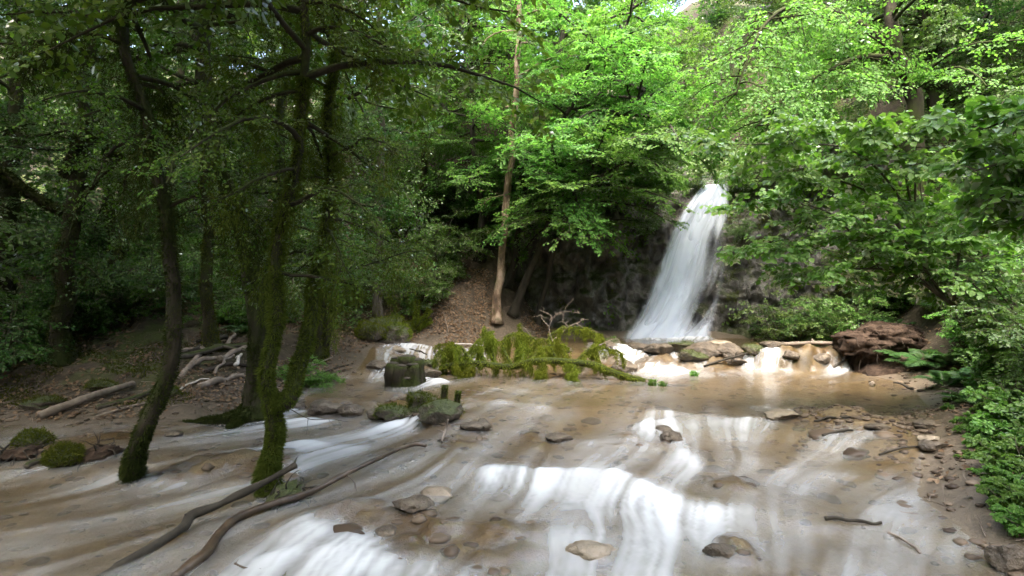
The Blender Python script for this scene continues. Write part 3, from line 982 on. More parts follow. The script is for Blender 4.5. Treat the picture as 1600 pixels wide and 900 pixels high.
def tree(name, label, cat, group, path, r0, r1, seed, limbs, leafm, bark, moss=None, loc=None, flare=.6, rough=.22, sides=14, extra=None, n_pts=40, **kw):
    """path: trunk points in world space (first = base). limbs: dict for make_limbs, or a list of dicts"""
    rng = np.random.default_rng(seed)
    path = smoothpath(path, n_pts)
    base = path[0].copy()
    path = path - base
    path = path + np.stack([.06 * noise(path[:, 2] * 1.7, 0, seed, 1), .06 * noise(path[:, 2] * 1.7, 5, seed, 2), 0 * path[:, 2]], 1) * sstep(0, 1.0, path[:, 2])[:, None]
    root = empty(name, base, label, cat, group)
    s = np.linspace(0, 1, n_pts)
    hgt = np.linalg.norm(path, axis=1)
    rad = r0 + (r1 - r0) * s ** .9
    rad = rad * (1 + flare * np.exp(-hgt / .22))
    gw, gl = Geo(), Geo()
    tube(gw, path, rad, sides, rough, seed, fr=5)
    allp = []
    for d in (limbs if isinstance(limbs, list) else [limbs]):
        d = dict(d)
        g = d.pop('grow', {})
        lp, lr = make_limbs(rng, path, r0, **d)
        for a, b in zip(lp, lr):
            tube(gw, a, np.linspace(b, .006, len(a)), 6, .1, seed, cap=False)
        allp.append(lp)
        if gl is not None:
            grow(rng, lp, gw, gl, **{**kw, **g})
    for e in (extra or []):
        g = e.get('grow', {})
        pts = smoothpath(np.asarray(e['pts']) - base, 24)
        tube(gw, pts, np.linspace(e['r0'], e['r1'], 24), 9, .12, seed + 3)
        if e.get('n'):
            lp, lr = make_limbs(rng, pts, e['r0'], e['n'], e.get('t0', .15), e['L'], e.get('elev', .1), e.get('droop', .5), az=e.get('az'), shape=e.get('shape', 'flat'))
            for a, b in zip(lp, lr):
                tube(gw, a, np.linspace(b * .7, .005, len(a)), 5, 0, seed, cap=False)
            if e.get('leafy', True):
                grow(rng, lp, gw, gl, **{**kw, **g})
            allp.append(lp)
    kid(root, gw.build('trunk', M[bark], root))
    if gl.n:
        kid(root, gl.build('crown', M[leafm], root, smooth=False))
    if moss:
        gm = Geo()
        i1 = int(n_pts * moss.get('t1', .5))
        nb = int(moss['n'])
        fur_on_path(gm, path[:i1 + 2], rad[:i1 + 2], rng, nb, moss.get('len', .04), .5, moss.get('w', .012), dens=moss.get('dens'))
        for e in (extra or []):
            pts = smoothpath(np.asarray(e['pts']) - base, 24)
            fur_on_path(gm, pts, np.linspace(e['r0'], e['r1'], 24), rng, nb // 2, moss.get('len', .04), .5, moss.get('w', .012))
        if moss.get('hang'):
            ps = np.concatenate([np.stack(q).reshape(-1, 3) for q in [allp[0]] + allp[len(limbs) if isinstance(limbs, list) else 1:]])
            q = ps[rng.choice(len(ps), moss['hang'])]
            hang_moss(gm, q + rng.normal(0, .03, q.shape), rng, moss.get('per', 50), moss.get('hlen', .22), moss.get('hspread', .035))
        kid(root, gm.build('moss', M[moss.get('mat', 'moss_dark')], root, smooth=False))
    return root


def gp(px, D, dz=-.06):
    """point on the ground below picture column px at depth D"""
    x = (px - 800) / FP * D
    return np.array([x, D, gz(x, D) + dz])


# --- the three mossy trees at the left water's edge
def trunk_px(base, pts):
    return [base] + [P(*q) for q in pts]


b = np.array([*Gd(203, 752, -.1), -.16])
leaning = tree('leaning_tree', 'slender leaning tree with a moss sock at its foot, standing alone in the dark water', 'tree', None,
     trunk_px(b, [(214, 700, 5.3), (240, 620, 5.3), (258, 545, 5.3), (267, 440, 5.3), (262, 330, 5.3), (238, 250, 5.25), (218, 185, 5.2), (200, 90, 5.2), (186, 0, 5.2), (180, -140, 5.2), (190, -330, 5.3), (200, -560, 5.3)]), .078, .032, 101,
     [dict(n=9, t0=.36, L=.9, elev=.2, droop=.9, shape='flat', grow=dict(leaf_n=3)), dict(n=11, t0=.5, L=1.4, elev=.1, droop=.7, shape='flat'), dict(n=15, t0=.74, L=2.4, elev=.15, droop=.35, shape='flat', grow=dict(leaf=.075, tw_len=.8, sub_len=.35))], 'leaf_box', 'bark_moss',
     moss=dict(n=14000, t1=.7, len=.042, mat='moss_dark', hang=90, per=190, hlen=.5, hspread=.075, dens=[6, 3, 1, .7, .6, .6, .5, .5, .5, .6]), tw_n=11, tw_len=.5, sub_n=5, sub_len=.2, leaf_n=8, leaf=.036, wr=.36, jit=.6, flat=.5, r_tw=.004)

b = np.array([*Gd(424, 778, -.1), -.2])
D0 = b[1]
tree('forked_mossy_tree', 'thick moss covered tree forking just above the water beside two fallen branches', 'tree', None,
     trunk_px(b, [(416, 745, D0), (427, 690, D0), (431, 640, D0), (428, 570, D0), (432, 480, D0 + .05), (428, 400, D0 + .1), (440, 330, D0 + .1), (456, 260, D0 + .1), (462, 180, D0 + .1), (470, 90, D0), (478, -30, D0), (470, -200, D0), (475, -480, D0)]), .074, .03, 102,
     [dict(n=8, t0=.42, L=.9, elev=.1, droop=.9, shape='flat', grow=dict(leaf_n=3)), dict(n=10, t0=.52, L=1.3, elev=.1, droop=.8, shape='flat'), dict(n=15, t0=.74, L=2.0, elev=.15, droop=.35, shape='flat', grow=dict(leaf=.075, tw_len=.8, sub_len=.35))], 'leaf_box', 'bark_moss',
     moss=dict(n=26000, t1=.7, len=.05, mat='moss', hang=110, per=190, hlen=.5, hspread=.075, dens=[4, 4, 3, 2.5, 2, 1.5, 1, 1, 1, 1]),
     extra=[dict(pts=[P(432, 632, D0), P(452, 622, D0), P(466, 575, D0 + .1), P(484, 510, D0 + .25), P(492, 440, D0 + .4), P(508, 370, D0 + .5), P(518, 280, D0 + .6), P(512, 180, D0 + .7), P(525, 60, D0 + .8), P(520, -120, D0 + .9)], r0=.075, r1=.03, n=11, t0=.42, L=1.2, elev=.1, droop=.8, grow=dict(leaf_n=7))],
     tw_n=10, tw_len=.48, sub_n=5, sub_len=.2, leaf_n=8, leaf=.036, wr=.36, jit=.6, flat=.5, r_tw=.004)

b = np.array([*Gd(398, 652, .05), -.02])
D0 = b[1]
tree('old_mossy_tree', 'dark thick trunk with mossy roots on the bank behind the forked tree', 'tree', None,
     trunk_px(b, [(402, 600, D0), (408, 530, D0), (402, 460, D0), (388, 400, D0), (372, 345, D0), (352, 280, D0 - .1), (332, 205, D0 - .2), (322, 110, D0 - .2), (314, 0, D0 - .2), (318, -140, D0 - .2), (330, -300, D0 - .2)]), .14, .06, 103,
     [dict(n=9, t0=.42, L=1.5, elev=.1, droop=.9, shape='flat', grow=dict(leaf_n=4)), dict(n=14, t0=.5, L=1.9, elev=.15, droop=.7, shape='flat'), dict(n=15, t0=.74, L=2.8, elev=.15, droop=.35, shape='flat', grow=dict(leaf=.075, tw_len=.8, sub_len=.35))], 'leaf_box', 'bark_moss',
     moss=dict(n=15000, t1=.6, len=.045, mat='moss_dark', hang=130, per=190, hlen=.6, hspread=.09),
     extra=[dict(pts=[b + [0, 0, .2], b + [-.25, -.15, .08], b + [-.6, -.2, .03], b + [-.95, -.1, -.02]], r0=.11, r1=.04), dict(pts=[b + [0, 0, .2], b + [-.1, -.3, .06], b + [-.05, -.55, -.04]], r0=.1, r1=.05),
            dict(pts=[P(404, 500, D0), P(428, 420, D0 + .3), P(442, 330, D0 + .6), P(436, 200, D0 + .9), P(450, 60, D0 + 1.2), P(452, -100, D0 + 1.4)], r0=.09, r1=.04, n=8, t0=.3, L=1.5, elev=.1, droop=.7)],
     tw_n=11, tw_len=.6, sub_n=5, sub_len=.24, leaf_n=8, leaf=.045, wr=.36, jit=.6, flat=.5, r_tw=.005)

# --- dark trunks in the shade on the left
SH = dict(tw_n=12, tw_len=.8, sub_n=5, sub_len=.34, leaf_n=8, leaf=.06, wr=.36, jit=.5, flat=.4, r_tw=.006)
for i, (px, D, r, lean, lab) in enumerate([
        (92, 9.6, .17, 25, 'dark upright trunk with a mossy elbow limb in the shade at the far left'),
        (330, 10.2, .11, -14, 'dark mossy trunk rising behind the driftwood pile'),
        (10, 11.5, .19, 10, 'broad black trunk at the dark left end of the leaf strewn bank'),
        (500, 10.9, .11, 14, 'mossy twin stemmed tree on the bank left of the moss covered stump'),
        (592, 12.9, .12, 2, 'pale brown trunk with a twiggy nest of moss, standing behind the green moss cushions'),
        (180, 12.8, .13, -16, 'thin dark trunk far back in the shaded wood, behind the leaning tree'),
        (262, 14.5, .15, 12, 'dark trunk deep in the wood behind the long bare log'),
        (546, 15.2, .13, -6, 'grey trunk half hidden in foliage between the twin stemmed tree and the pale brown trunk'),
        (655, 15.6, .10, 10, 'slim dark trunk at the top of the bare earth slope')]):
    b = gp(px, D)
    H = 7.5 + (i * 37 % 5) * .5
    pts = [b, b + [lean * .002 * D / 5, 0, H * .2], b + [lean * .006 * D / 5, .05, H * .45], b + [lean * .010 * D / 5, 0, H * .75], b + [lean * .012 * D / 5, .1, H]]
    ex = []
    if i == 0:
        ex = [dict(pts=[b + [.05, 0, 2.6], b + [-.35, -.2, 2.9], b + [-.75, -.3, 3.25], b + [-.85, -.4, 3.0]], r0=.09, r1=.05),
              dict(pts=[b + [.1, 0, 3.2], b + [.5, -.2, 3.75], b + [.95, -.3, 3.8], b + [1.25, -.35, 3.45]], r0=.085, r1=.05)]
    if i == 3:
        ex = [dict(pts=[b + [.02, 0, .1], b + [.22, .02, 1.0], b + [.28, .1, 2.4], b + [.34, .1, 4.4], b + [.3, 0, 6.5]], r0=.085, r1=.04, n=10, t0=.4, L=1.4)]
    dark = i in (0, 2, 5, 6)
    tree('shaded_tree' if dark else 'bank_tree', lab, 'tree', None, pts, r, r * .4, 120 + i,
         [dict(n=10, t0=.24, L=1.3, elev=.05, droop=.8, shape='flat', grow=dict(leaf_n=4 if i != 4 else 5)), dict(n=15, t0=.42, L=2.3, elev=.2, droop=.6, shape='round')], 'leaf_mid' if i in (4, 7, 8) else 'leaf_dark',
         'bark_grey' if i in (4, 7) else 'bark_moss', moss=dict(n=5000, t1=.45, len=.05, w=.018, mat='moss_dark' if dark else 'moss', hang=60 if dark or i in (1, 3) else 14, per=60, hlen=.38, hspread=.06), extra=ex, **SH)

# --- tall pale slim tree in the middle and the stems leaning out before the rock wall
b = np.array([*P(775, 520, 13.9)[:2], 0])
b[2] = gz(b[0], b[1]) - .05
sb = float(b[2])
tree('slim_tree', 'tall slim tree with flaking pale bark standing left of the rock wall', 'tree', None,
     [b] + [P(x, y, 13.9) for x, y in ((778, 460), (783, 400), (790, 330), (797, 250), (803, 170), (810, 90), (814, 0), (820, -160), (815, -330))], .105, .05, 141,
     [dict(n=12, t0=.30, L=.8, elev=.2, droop=.5, shape='flat', grow=dict(leaf_n=3, tw_n=7)), dict(n=16, t0=.62, L=1.9, elev=.3, droop=.6, shape='flat')], 'leaf_spring', 'bark_pale',
     tw_n=10, tw_len=.6, sub_n=4, sub_len=.3, leaf_n=7, leaf=.075, jit=.4, moss=dict(n=1500, t1=.35, len=.03, mat='moss'))
LEAN = [([(800, 505, 14.2), (822, 440, 14.1), (850, 380, 14.0), (868, 325, 13.9), (905, 255, 13.6), (960, 190, 13.2), (1010, 140, 13.0)], .11, 'dark stem leaning right across the rock wall, the left one of a close pair'),
        ([(838, 500, 14.5), (855, 440, 14.3), (872, 380, 14.1), (890, 330, 13.9), (925, 290, 13.5), (985, 245, 13.1), (1050, 215, 12.8)], .085, 'thinner dark stem leaning right across the rock wall, the right one of a close pair'),
        ([(790, 495, 14.9), (800, 420, 14.8), (815, 330, 14.6), (820, 260, 14.4), (860, 215, 14.2), (905, 150, 14), (930, 70, 14)], .12, 'leaning tree whose fork shows behind the slim pale trunk'),
        ([(745, 480, 15.4), (752, 400, 15.3), (748, 300, 15.2), (735, 200, 15), (730, 90, 15), (720, -40, 15)], .12, 'mossy stem in the dark hollow at the left end of the rock wall'),
        ([(915, 420, 15.6), (912, 330, 15.3), (918, 250, 15.0), (935, 170, 14.6), (960, 90, 14.2), (990, 0, 14)], .09, 'thin straight stem growing from the middle of the rock wall')]
for i, (pts, r, lab) in enumerate(LEAN):
    pw = [P(*q) for q in pts]
    if i < 4:
        pw[0][2] = gz(pw[0][0], pw[0][1]) - .08
    tree('leaning_tree', lab, 'tree', None, pw, r, r * .3, 150 + i, dict(n=34, t0=.42, L=2.1, elev=.05, droop=.45, shape='flat'), 'leaf_spring', 'bark_dark',
         tw_n=13, tw_len=.85, sub_n=4, sub_len=.36, leaf_n=8, leaf=.082, jit=.35, flat=.2)

# --- prototypes for the trees of the slopes and the added shade trees
SLOPE = []
for i, (H, r, lm, L, sh, leaf) in enumerate([(10, .17, 'leaf_spring', 3.1, 'round', .12), (12, .2, 'leaf_mid', 3.3, 'round', .125), (8, .13, 'leaf_spring', 2.7, 'vase', .11), (11, .18, 'leaf_dark', 2.8, 'cone', .11), (13, .22, 'leaf_mid', 4.2, 'flat', .11), (12, .2, 'leaf_mid', 4.6, 'flat', .11)]):
    pts = [np.array([0, 0, 0]), np.array([.12, .05, H * .25]), np.array([.05, .1, H * .55]), np.array([.2, 0, H * .8]), np.array([.15, .1, H])]
    if i == 5:  # leaning kind, bent so that its unseen crown shades the stream
        pts = [q + np.array([4.8 * (q[2] / H) ** 1.3, 0, 0]) for q in pts]
    SLOPE.append(dict(pts=pts, r=r, lm=lm, L=L, sh=sh, leaf=leaf, proto=None, i=i))


def slope_tree(kind, px, D, sc, rz, label, dz=-.1, x=None):
    s = SLOPE[kind]
    X_ = (px - 800) / FP * D if x is None else x
    loc = (X_, D, gz(X_, D) + dz)
    if s['proto'] is None:
        s['proto'] = tree('slope_tree', label, 'tree', 'trees on the wooded slopes', s['pts'], s['r'], s['r'] * .3, 170 + s['i'],
                          dict(n=44, t0=(.10, .10, .10, .06, .6, .58)[kind], L=s['L'], elev=.15, droop=.45, shape=s['sh']), s['lm'], 'bark_grey' if kind != 3 else 'bark_dark', tw_n=13, tw_len=1.1, sub_n=4, sub_len=.5, leaf_n=8, leaf=s['leaf'], r_tw=.007, jit=.4, rough=.1)
        t = s['proto']
        t.location, t.rotation_euler, t.scale = loc, (0, 0, rz), (sc,) * 3
        return t
    return copy_thing(s['proto'], loc, rz, sc, label)
for i, (k, px, D, sc, lab) in enumerate([
        (0, 690, 17.5, .85, 'bright green tree on the slope above the dark hollow'),
        (2, 800, 18.5, 1.0, 'fresh green spreading tree directly behind the top of the slim pale tree'),
        (0, 880, 18.0, .8, 'light green tree growing at the top of the rock wall above the leaning stems'),
        (2, 965, 17.6, .8, 'small bright tree on the rim of the rock wall left of the waterfall'),
        (1, 1000, 21, .75, 'green tree on the rim behind the small bright tree, left of the notch of sky'),
        (2, 1050, 19.5, .5, 'low pale green tree beside the lip of the waterfall'),
        (0, 740, 23, 1.0, 'tall light green tree high on the slope left of the slim pale tree'),
        (1, 860, 24, 1.0, 'broad tree high on the slope behind the leaning stems'),
        (0, 925, 26, 1.0, 'pale sunlit tree on the far slope below the brightest gap of sky'),
        (2, 1120, 25, .5, 'pale sunlit tree in the valley straight above the waterfall'),
        (0, 1225, 23, .62, 'yellow green tree behind the drooping dark branches, right of the waterfall top'),
        (1, 1250, 20, .85, 'green tree on the slope between the waterfall and the big trunks'),
        (2, 640, 20, 1.0, 'light green tree showing between the bank trees and the earth slope'),
        (1, 560, 19, .9, 'shaded green tree behind the pale brown trunk'),
        (1, 450, 17.5, .9, 'green tree behind the forked mossy tree, deep in the wood'),
        (3, 330, 17, .9, 'dark cone shaped tree behind the old mossy trunk'),
        (0, 240, 19, .9, 'yellow green tree glowing through the dark branches of the leaning tree'),
        (1, 130, 16, .85, 'dark leafy tree behind the trunk with the mossy elbow limb'),
        (0, 60, 21, 1.1, 'bright tree glimpsed through the branches at the top left'),
        (3, -60, 14, .9, 'dark dense tree at the far left border of the wood'),
        (1, 380, 25, 1.1, 'tall far tree on the hill above the driftwood pile'),
        (0, 520, 28, 1.1, 'far light tree on the left hill above the twin stemmed tree'),
        (1, 660, 30, 1.1, 'tall far tree on the left hill above the earth slope'),
        (0, 790, 33, 1.2, 'far tree crowning the hill behind the slim pale tree'),
        (3, 1545, 15.5, .8, 'dark tree on the steep right slope behind the three big trunks'),
        (3, 1640, 13, .8, 'black green tree at the upper right corner'),
        (1, 1340, 19, .8, 'leafy tree filling the slope left of the three big trunks'),
        (1, 1470, 21, .9, 'shaded tree above the three big trunks'),
        (3, 1600, 22, 1.0, 'dark tall tree high on the right hill')]):
    slope_tree(k, px, D, sc, i * 1.9, lab)

# trees added out of view round the viewer to shade the water and left bank
for i, (k, x, y, sc) in enumerate([(4, -8.0, 3.4, 1.0), (3, -12, 8, 1.0), (1, -10.8, 10.2, 1.0), (3, -13.5, 12.5, 1.05), (1, -9.5, -1.0, 1.0), (1, -4.5, -5.0, 1.0), (1, .3, -7.0, 1.0), (3, -11, 4.5, 1.0), (4, -2.2, -.9, 1.05), (1, -7.5, -4, 1.0), (4, 3.9, -1.0, 1.05), (4, .9, -3.0, 1.1), (3, -4.5, -8.5, 1.0), (1, 3.5, -11, 1.0), (3, 11, -4, .95), (3, -14, 2, 1.1), (5, 6.8, 1.6, 1.0), (5, -9.6, 5.4, 1.25)]):
    t = slope_tree(k, 0, y, sc, i * 2.3 if k < 5 else {8.6: 2.95, 6.8: 3.2, -9.6: .1}[x], 'one of the dense trees added out of view round the stream to shade it', x=x)
    t['group'] = 'added shade trees'

# --- three big trunks on the right hill; the first reaches an arching limb out over the stream
for i, (pts, r, lab, lab_n) in enumerate([
        ([(1430, 195, 13.2), (1420, 130, 13.2), (1400, 60, 13.1), (1388, -10, 13.1), (1380, -160, 13)], .20, 'big grey trunk on the right hill with a long arching limb reaching over the stream', 0),
        ([(1465, 185, 14.2), (1455, 120, 14.2), (1448, 40, 14.2), (1440, -40, 14.2), (1430, -180, 14)], .17, 'straight trunk between the big grey trunk and the thin paler one on the right hill', 1),
        ([(1482, 170, 14.8), (1474, 100, 14.8), (1466, 30, 14.8), (1460, -30, 14.8), (1455, -160, 14.6)], .15, 'thin paler trunk, rearmost of the three on the right hill', 2)]):
    pw = [P(*q) for q in pts]
    g0 = gz(pw[0][0], pw[0][1])
    pw = [np.array([pw[0][0] + .08, pw[0][1], min(g0, pw[0][2]) - .1])] + pw[0 if g0 < pw[0][2] - .2 else 1:]
    ex = []
    if i == 0:
        ex = [dict(pts=[P(1395, 105, 13), P(1372, 60, 12.9), P(1335, 32, 12.7), (P(1275, 10, 12.4)), P(1225, 14, 12.0), P(1190, 45, 11.8), P(1165, 100, 11.6), P(1150, 150, 11.5)], r0=.09, r1=.015, n=26, t0=.3, L=1.4, elev=-.1, droop=1.4, grow=dict(leaf_n=5, tw_n=9)),
              dict(pts=[P(1400, 90, 13), P(1340, 90, 12.6), P(1280, 120, 12.3), P(1220, 160, 12), P(1180, 200, 11.8)], r0=.07, r1=.015, n=16, t0=.2, L=1.3, elev=-.1, droop=.9)]
    tree('hill_tree', lab, 'tree', None, pw, r, r * .6, 190 + i, dict(n=26, t0=.35, L=2.6, elev=.25, droop=.7, shape='flat', az=math.pi * .95, spread=1.3), 'leaf_spring' if i == 0 else 'leaf_mid', 'bark_moss', extra=ex,
         tw_n=11, tw_len=.8, sub_n=4, sub_len=.36, leaf_n=7, leaf=.085, jit=.4)

# --- hazel boughs hanging in from the right bank, nearer than the waterfall
def bough(label, stem, limbs, seed, leaf, r0=.03, leafm='leaf_cool', **kw):
    """a many stemmed bush: each limb list of points carries flat sprays"""
    rng = np.random.default_rng(seed)
    base = np.array(stem[0], float)
    root = empty('hazel_bush', base, label, 'bush', 'hazel bushes on the right bank')
    gw, gl = Geo(), Geo()
    tube(gw, smoothpath(np.asarray(stem) - base, 20), np.linspace(r0, r0 * .5, 20), 8, .1, seed)
    for pts in limbs:
        p = smoothpath(np.asarray(pts) - base, 24)
        tube(gw, p, np.linspace(r0 * .7, .005, 24), 7, .1, seed)
        lp, lr = make_limbs(rng, p, r0, kw.get('n', 11), .12, kw.get('L', .8), .05, .5, shape='cone', K=6)
        for a, q in zip(lp, lr):
            tube(gw, a, np.linspace(.009, .003, len(a)), 5, 0, seed, cap=False)
        grow(rng, lp, gw, gl, tw_n=kw.get('tw_n', 7), tw_len=kw.get('tw_len', .42), sub_n=3, sub_len=.2, leaf_n=kw.get('leaf_n', 5), leaf=leaf, wr=.36, round_=True, r_tw=.003, jit=.35, flat=.2, ldroop=.35)
    kid(root, gw.build('stem', M['bark_grey'], root))
    kid(root, gl.build('foliage', M[leafm], root, smooth=False))
    return root


b = gp(1545, 9.2)
bough('wide hazel bush whose highest bough of fresh leaves reaches towards the waterfall lip', [b, P(1440, 420, 8.3), P(1400, 340, 8.1), P(1380, 280, 8)],
      [[P(1440, 400, 8.3), P(1400, 300, 7.9), P(1330, 235, 7.5), P(1230, 225, 7.2), P(1095, 228, 7.0)],
       [P(1440, 400, 8.3), P(1420, 300, 7.9), P(1400, 230, 7.6), P(1330, 205, 7.3), P(1240, 200, 7.1)],
       [P(1430, 400, 8.3), P(1380, 320, 8.0), P(1320, 285, 7.7), P(1240, 275, 7.4), P(1170, 280, 7.3)],
       [P(1430, 400, 8.3), P(1430, 280, 7.8), P(1430, 215, 7.4), P(1420, 200, 7.2)]], 301, .085)
b = gp(1600, 8.3)
bough('hazel bush with a lower bough of leaves hanging over the edge of the pool', [b, P(1480, 470, 7.7), P(1420, 420, 7.7), P(1380, 390, 7.7)],
      [[P(1460, 450, 7.7), P(1390, 385, 7.6), P(1310, 375, 7.5), P(1230, 388, 7.4), P(1155, 395, 7.4)],
       [P(1460, 450, 7.7), P(1380, 410, 7.8), P(1290, 330, 7.9), P(1210, 320, 7.9), P(1150, 335, 7.9)],
       [P(1480, 470, 7.7), P(1420, 390, 7.5), P(1360, 350, 7.4), P(1290, 345, 7.3)],
       [P(1480, 470, 7.7), P(1430, 430, 7.5), P(1370, 420, 7.4), P(1290, 425, 7.4), P(1220, 450, 7.5)],
       [P(1490, 470, 7.6), P(1500, 380, 7.3), P(1500, 330, 7.1)]], 302, .08)
b = gp(1700, 4.4)
bough('near hazel bush reaching in with large leaves at the right border', [b, P(1690, 420, 4.4), P(1680, 330, 4.35)],
      [[P(1680, 330, 4.35), P(1640, 240, 4.3), P(1590, 190, 4.2), P(1530, 205, 4.15)],
       [P(1680, 330, 4.35), P(1640, 280, 4.25), P(1580, 255, 4.15), P(1520, 268, 4.1)],
       [P(1690, 400, 4.4), P(1640, 330, 4.3), P(1600, 300, 4.2), P(1560, 310, 4.2)]], 303, .075, n=7, L=.42, tw_len=.28)

# --- shrubs: one of each kind grown, the others copied
def shrub(label, loc, H, seed, leafm, leaf, n=7, name='shrub', group=None, round_=False, wr=.36, spread=.7, moss=0):
    rng = np.random.default_rng(seed)
    root = empty(name, loc, label, 'shrub', group)
    gw, gl = Geo(), Geo()
    for i in range(n):
        a = i * 2.4 + rng.uniform(-.4, .4)
        e = rng.uniform(.6, 1.25)
        p = limb_path(rng, (0, 0, -.05), (math.cos(a) * math.cos(e) * spread, math.sin(a) * math.cos(e) * spread, math.sin(e)), H * rng.uniform(.8, 1.3), .7, 10, .12)
        tube(gw, p, np.linspace(.012 * H + .004, .004, 10), 6, .1, seed, cap=False)
        lp, lr = make_limbs(rng, p, .02, 7, .2, H * .5, .15, .5, shape='flat', K=6)
        for q in lp:
            tube(gw, q, np.linspace(.006, .002, 6), 4, 0, seed, cap=False)
        grow(rng, lp, gw, gl, tw_n=7, tw_len=H * .26, sub_n=3, sub_len=H * .12, leaf_n=6, leaf=leaf, wr=wr, round_=round_, r_tw=.003, jit=.45, flat=.3)
    kid(root, gw.build('stem', M['bark_grey'], root))
    kid(root, gl.build('foliage', M[leafm], root, smooth=False))
    return root


sh = {}


def place_shrub(kind, px, D, sc, rz, label, group, dz=-.05, pos=None):
    p = gp(px, D, dz) if pos is None else pos
    if kind not in sh:
        s = {'mid': (1.2, 401, 'leaf_mid', .055), 'dark': (1.3, 402, 'leaf_dark', .05), 'cool': (1.0, 403, 'leaf_cool', .06), 'spring': (1.2, 404, 'leaf_spring', .06)}[kind]
        sh[kind] = shrub(label, p, s[0], s[1], s[2], s[3], group=group)
        sh[kind].rotation_euler = (0, 0, rz)
        sh[kind].scale = (sc,) * 3
        return sh[kind]
    return copy_thing(sh[kind], p, rz, sc, label, group)


for i, (k, px, D, sc, lab) in enumerate([
        ('mid', 1235, 12.95, .95, 'rounded green shrub at the water just right of the waterfall foot'),
        ('dark', 1290, 12.9, .8, 'darker shrub between the rounded green one and the earth mound'),
        ('mid', 1330, 12.6, 1.1, 'shrub on the slope directly behind the earth mound'),
        ('dark', 1200, 14.3, .8, 'shrub clinging to the mossy rib of rock right of the waterfall'),
        ('cool', 1535, 9.6, .85, 'cool green shrub above the right bank, right of the ferns'),
        ('cool', 1600, 7.6, .8, 'blue green shrub half way up the right bank'),
        ('mid', 1635, 6.2, .75, 'leafy shrub at the right border above the muddy shore'),
        ('dark', 1420, 12.6, 1.2, 'dark shrub on the slope below the big grey trunk'),
        ('dark', 1500, 12.0, 1.3, 'dark shrub on the steep slope right of the three trunks'),
        ('dark', 1560, 10.6, 1.3, 'dark green shrub high on the right bank in shade'),
        ('mid', 1375, 13.6, 1.2, 'green shrub at the foot of the big grey trunk'),
        ('mid', 1270, 14.4, 1.2, 'shrub on the cliff edge above the rounded green one'),
        ('cool', 1610, 9.0, 1.0, 'shrub at the right border below the dark corner'),
        ('dark', 1640, 7.4, 1.2, 'dark shrub at the right border, behind the near hazel leaves'),
        ('mid', 1460, 11.2, .9, 'shrub on the slope right above the ferns'),
        ('mid', 1560, 14.0, 1.5, 'broad shrub far up the right slope'),
        ('dark', 1600, 12.5, 1.5, 'large dark shrub under the black green tree')]):
    place_shrub(k, px, D, sc, i * 1.7, lab, 'shrubs on the right slope')
for i, (px, py, D, k, sc, lab) in enumerate([
        (1152, 292, 14.75, 'mid', .5, 'small shrub overhanging the right side of the waterfall lip'),
        (1092, 284, 14.95, 'mid', .42, 'small shrub on the left side of the waterfall lip'),
        (1040, 290, 14.9, 'spring', .7, 'fresh shrub on the cliff edge left of the waterfall'),
        (980, 290, 14.6, 'spring', .8, 'hanging green shrub above the darkest part of the rock wall'),
        (920, 285, 14.7, 'mid', .8, 'green shrub hanging over the middle of the rock wall'),
        (860, 290, 15.2, 'mid', .8, 'green shrub on the rock wall rim behind the leaning stems'),
        (1200, 290, 14.2, 'mid', .8, 'green shrub hanging down the mossy rock right of the waterfall'),
        (1160, 360, 13.95, 'mid', .42, 'tuft of leaves on the mossy rock beside the waterfall'),
        (1010, 350, 14.55, 'mid', .4, 'small tuft of leaves on the rock left of the waterfall'),
        (760, 330, 16.0, 'dark', 1.0, 'dark shrub in the hollow left of the rock wall')]):
    place_shrub(k, 0, 0, sc, i * 2.1, lab, 'shrubs of the rock wall', pos=P(px, py, D) - np.array([0, 0, .25]))
for i, (k, px, D, sc, lab) in enumerate([
        ('spring', 470, 9.6, .5, 'bright fresh green seedling bush behind the forked mossy tree'),
        ('spring', 372, 12.0, .7, 'bright green shrub behind the driftwood pile'),
        ('mid', 560, 14.2, 1.1, 'shrub behind the green moss cushions'),
        ('mid', 660, 13.8, .95, 'soft green shrub overhanging the bare earth slope'),
        ('mid', 690, 15.0, 1.2, 'shrub at the upper edge of the bare earth slope'),
        ('dark', 620, 16.5, 1.5, 'shaded shrub behind the soft green one'),
        ('dark', 440, 13.5, 1.3, 'dark shrub behind the twin stemmed tree'),
        ('dark', 300, 13.0, 1.2, 'dark shrub behind the old mossy tree'),
        ('mid', 220, 11.5, 1.1, 'olive shrub in shade behind the leaning tree'),
        ('dark', 140, 11.0, 1.2, 'dark shrub right of the trunk with the mossy elbow limb'),
        ('mid', 40, 10.2, 1.0, 'dim green shrub at the left border above the mossy bank'),
        ('dark', -20, 9.0, 1.2, 'black green shrub at the left border'),
        ('dark', 200, 14.5, 1.6, 'large dark shrub deep in the left wood'),
        ('dark', 90, 14.0, 1.6, 'large dark shrub deep behind the left border trees'),
        ('dark', 370, 15.5, 1.6, 'large shaded shrub deep behind the driftwood pile'),
        ('dark', 500, 16, 1.6, 'large shaded shrub behind the twin stemmed tree'),
        ('mid', 730, 17.2, 1.3, 'shrub above the dark hollow')]):
    place_shrub(k, px, D, sc, i * 1.3 + .5, lab, 'shrubs on the left bank')

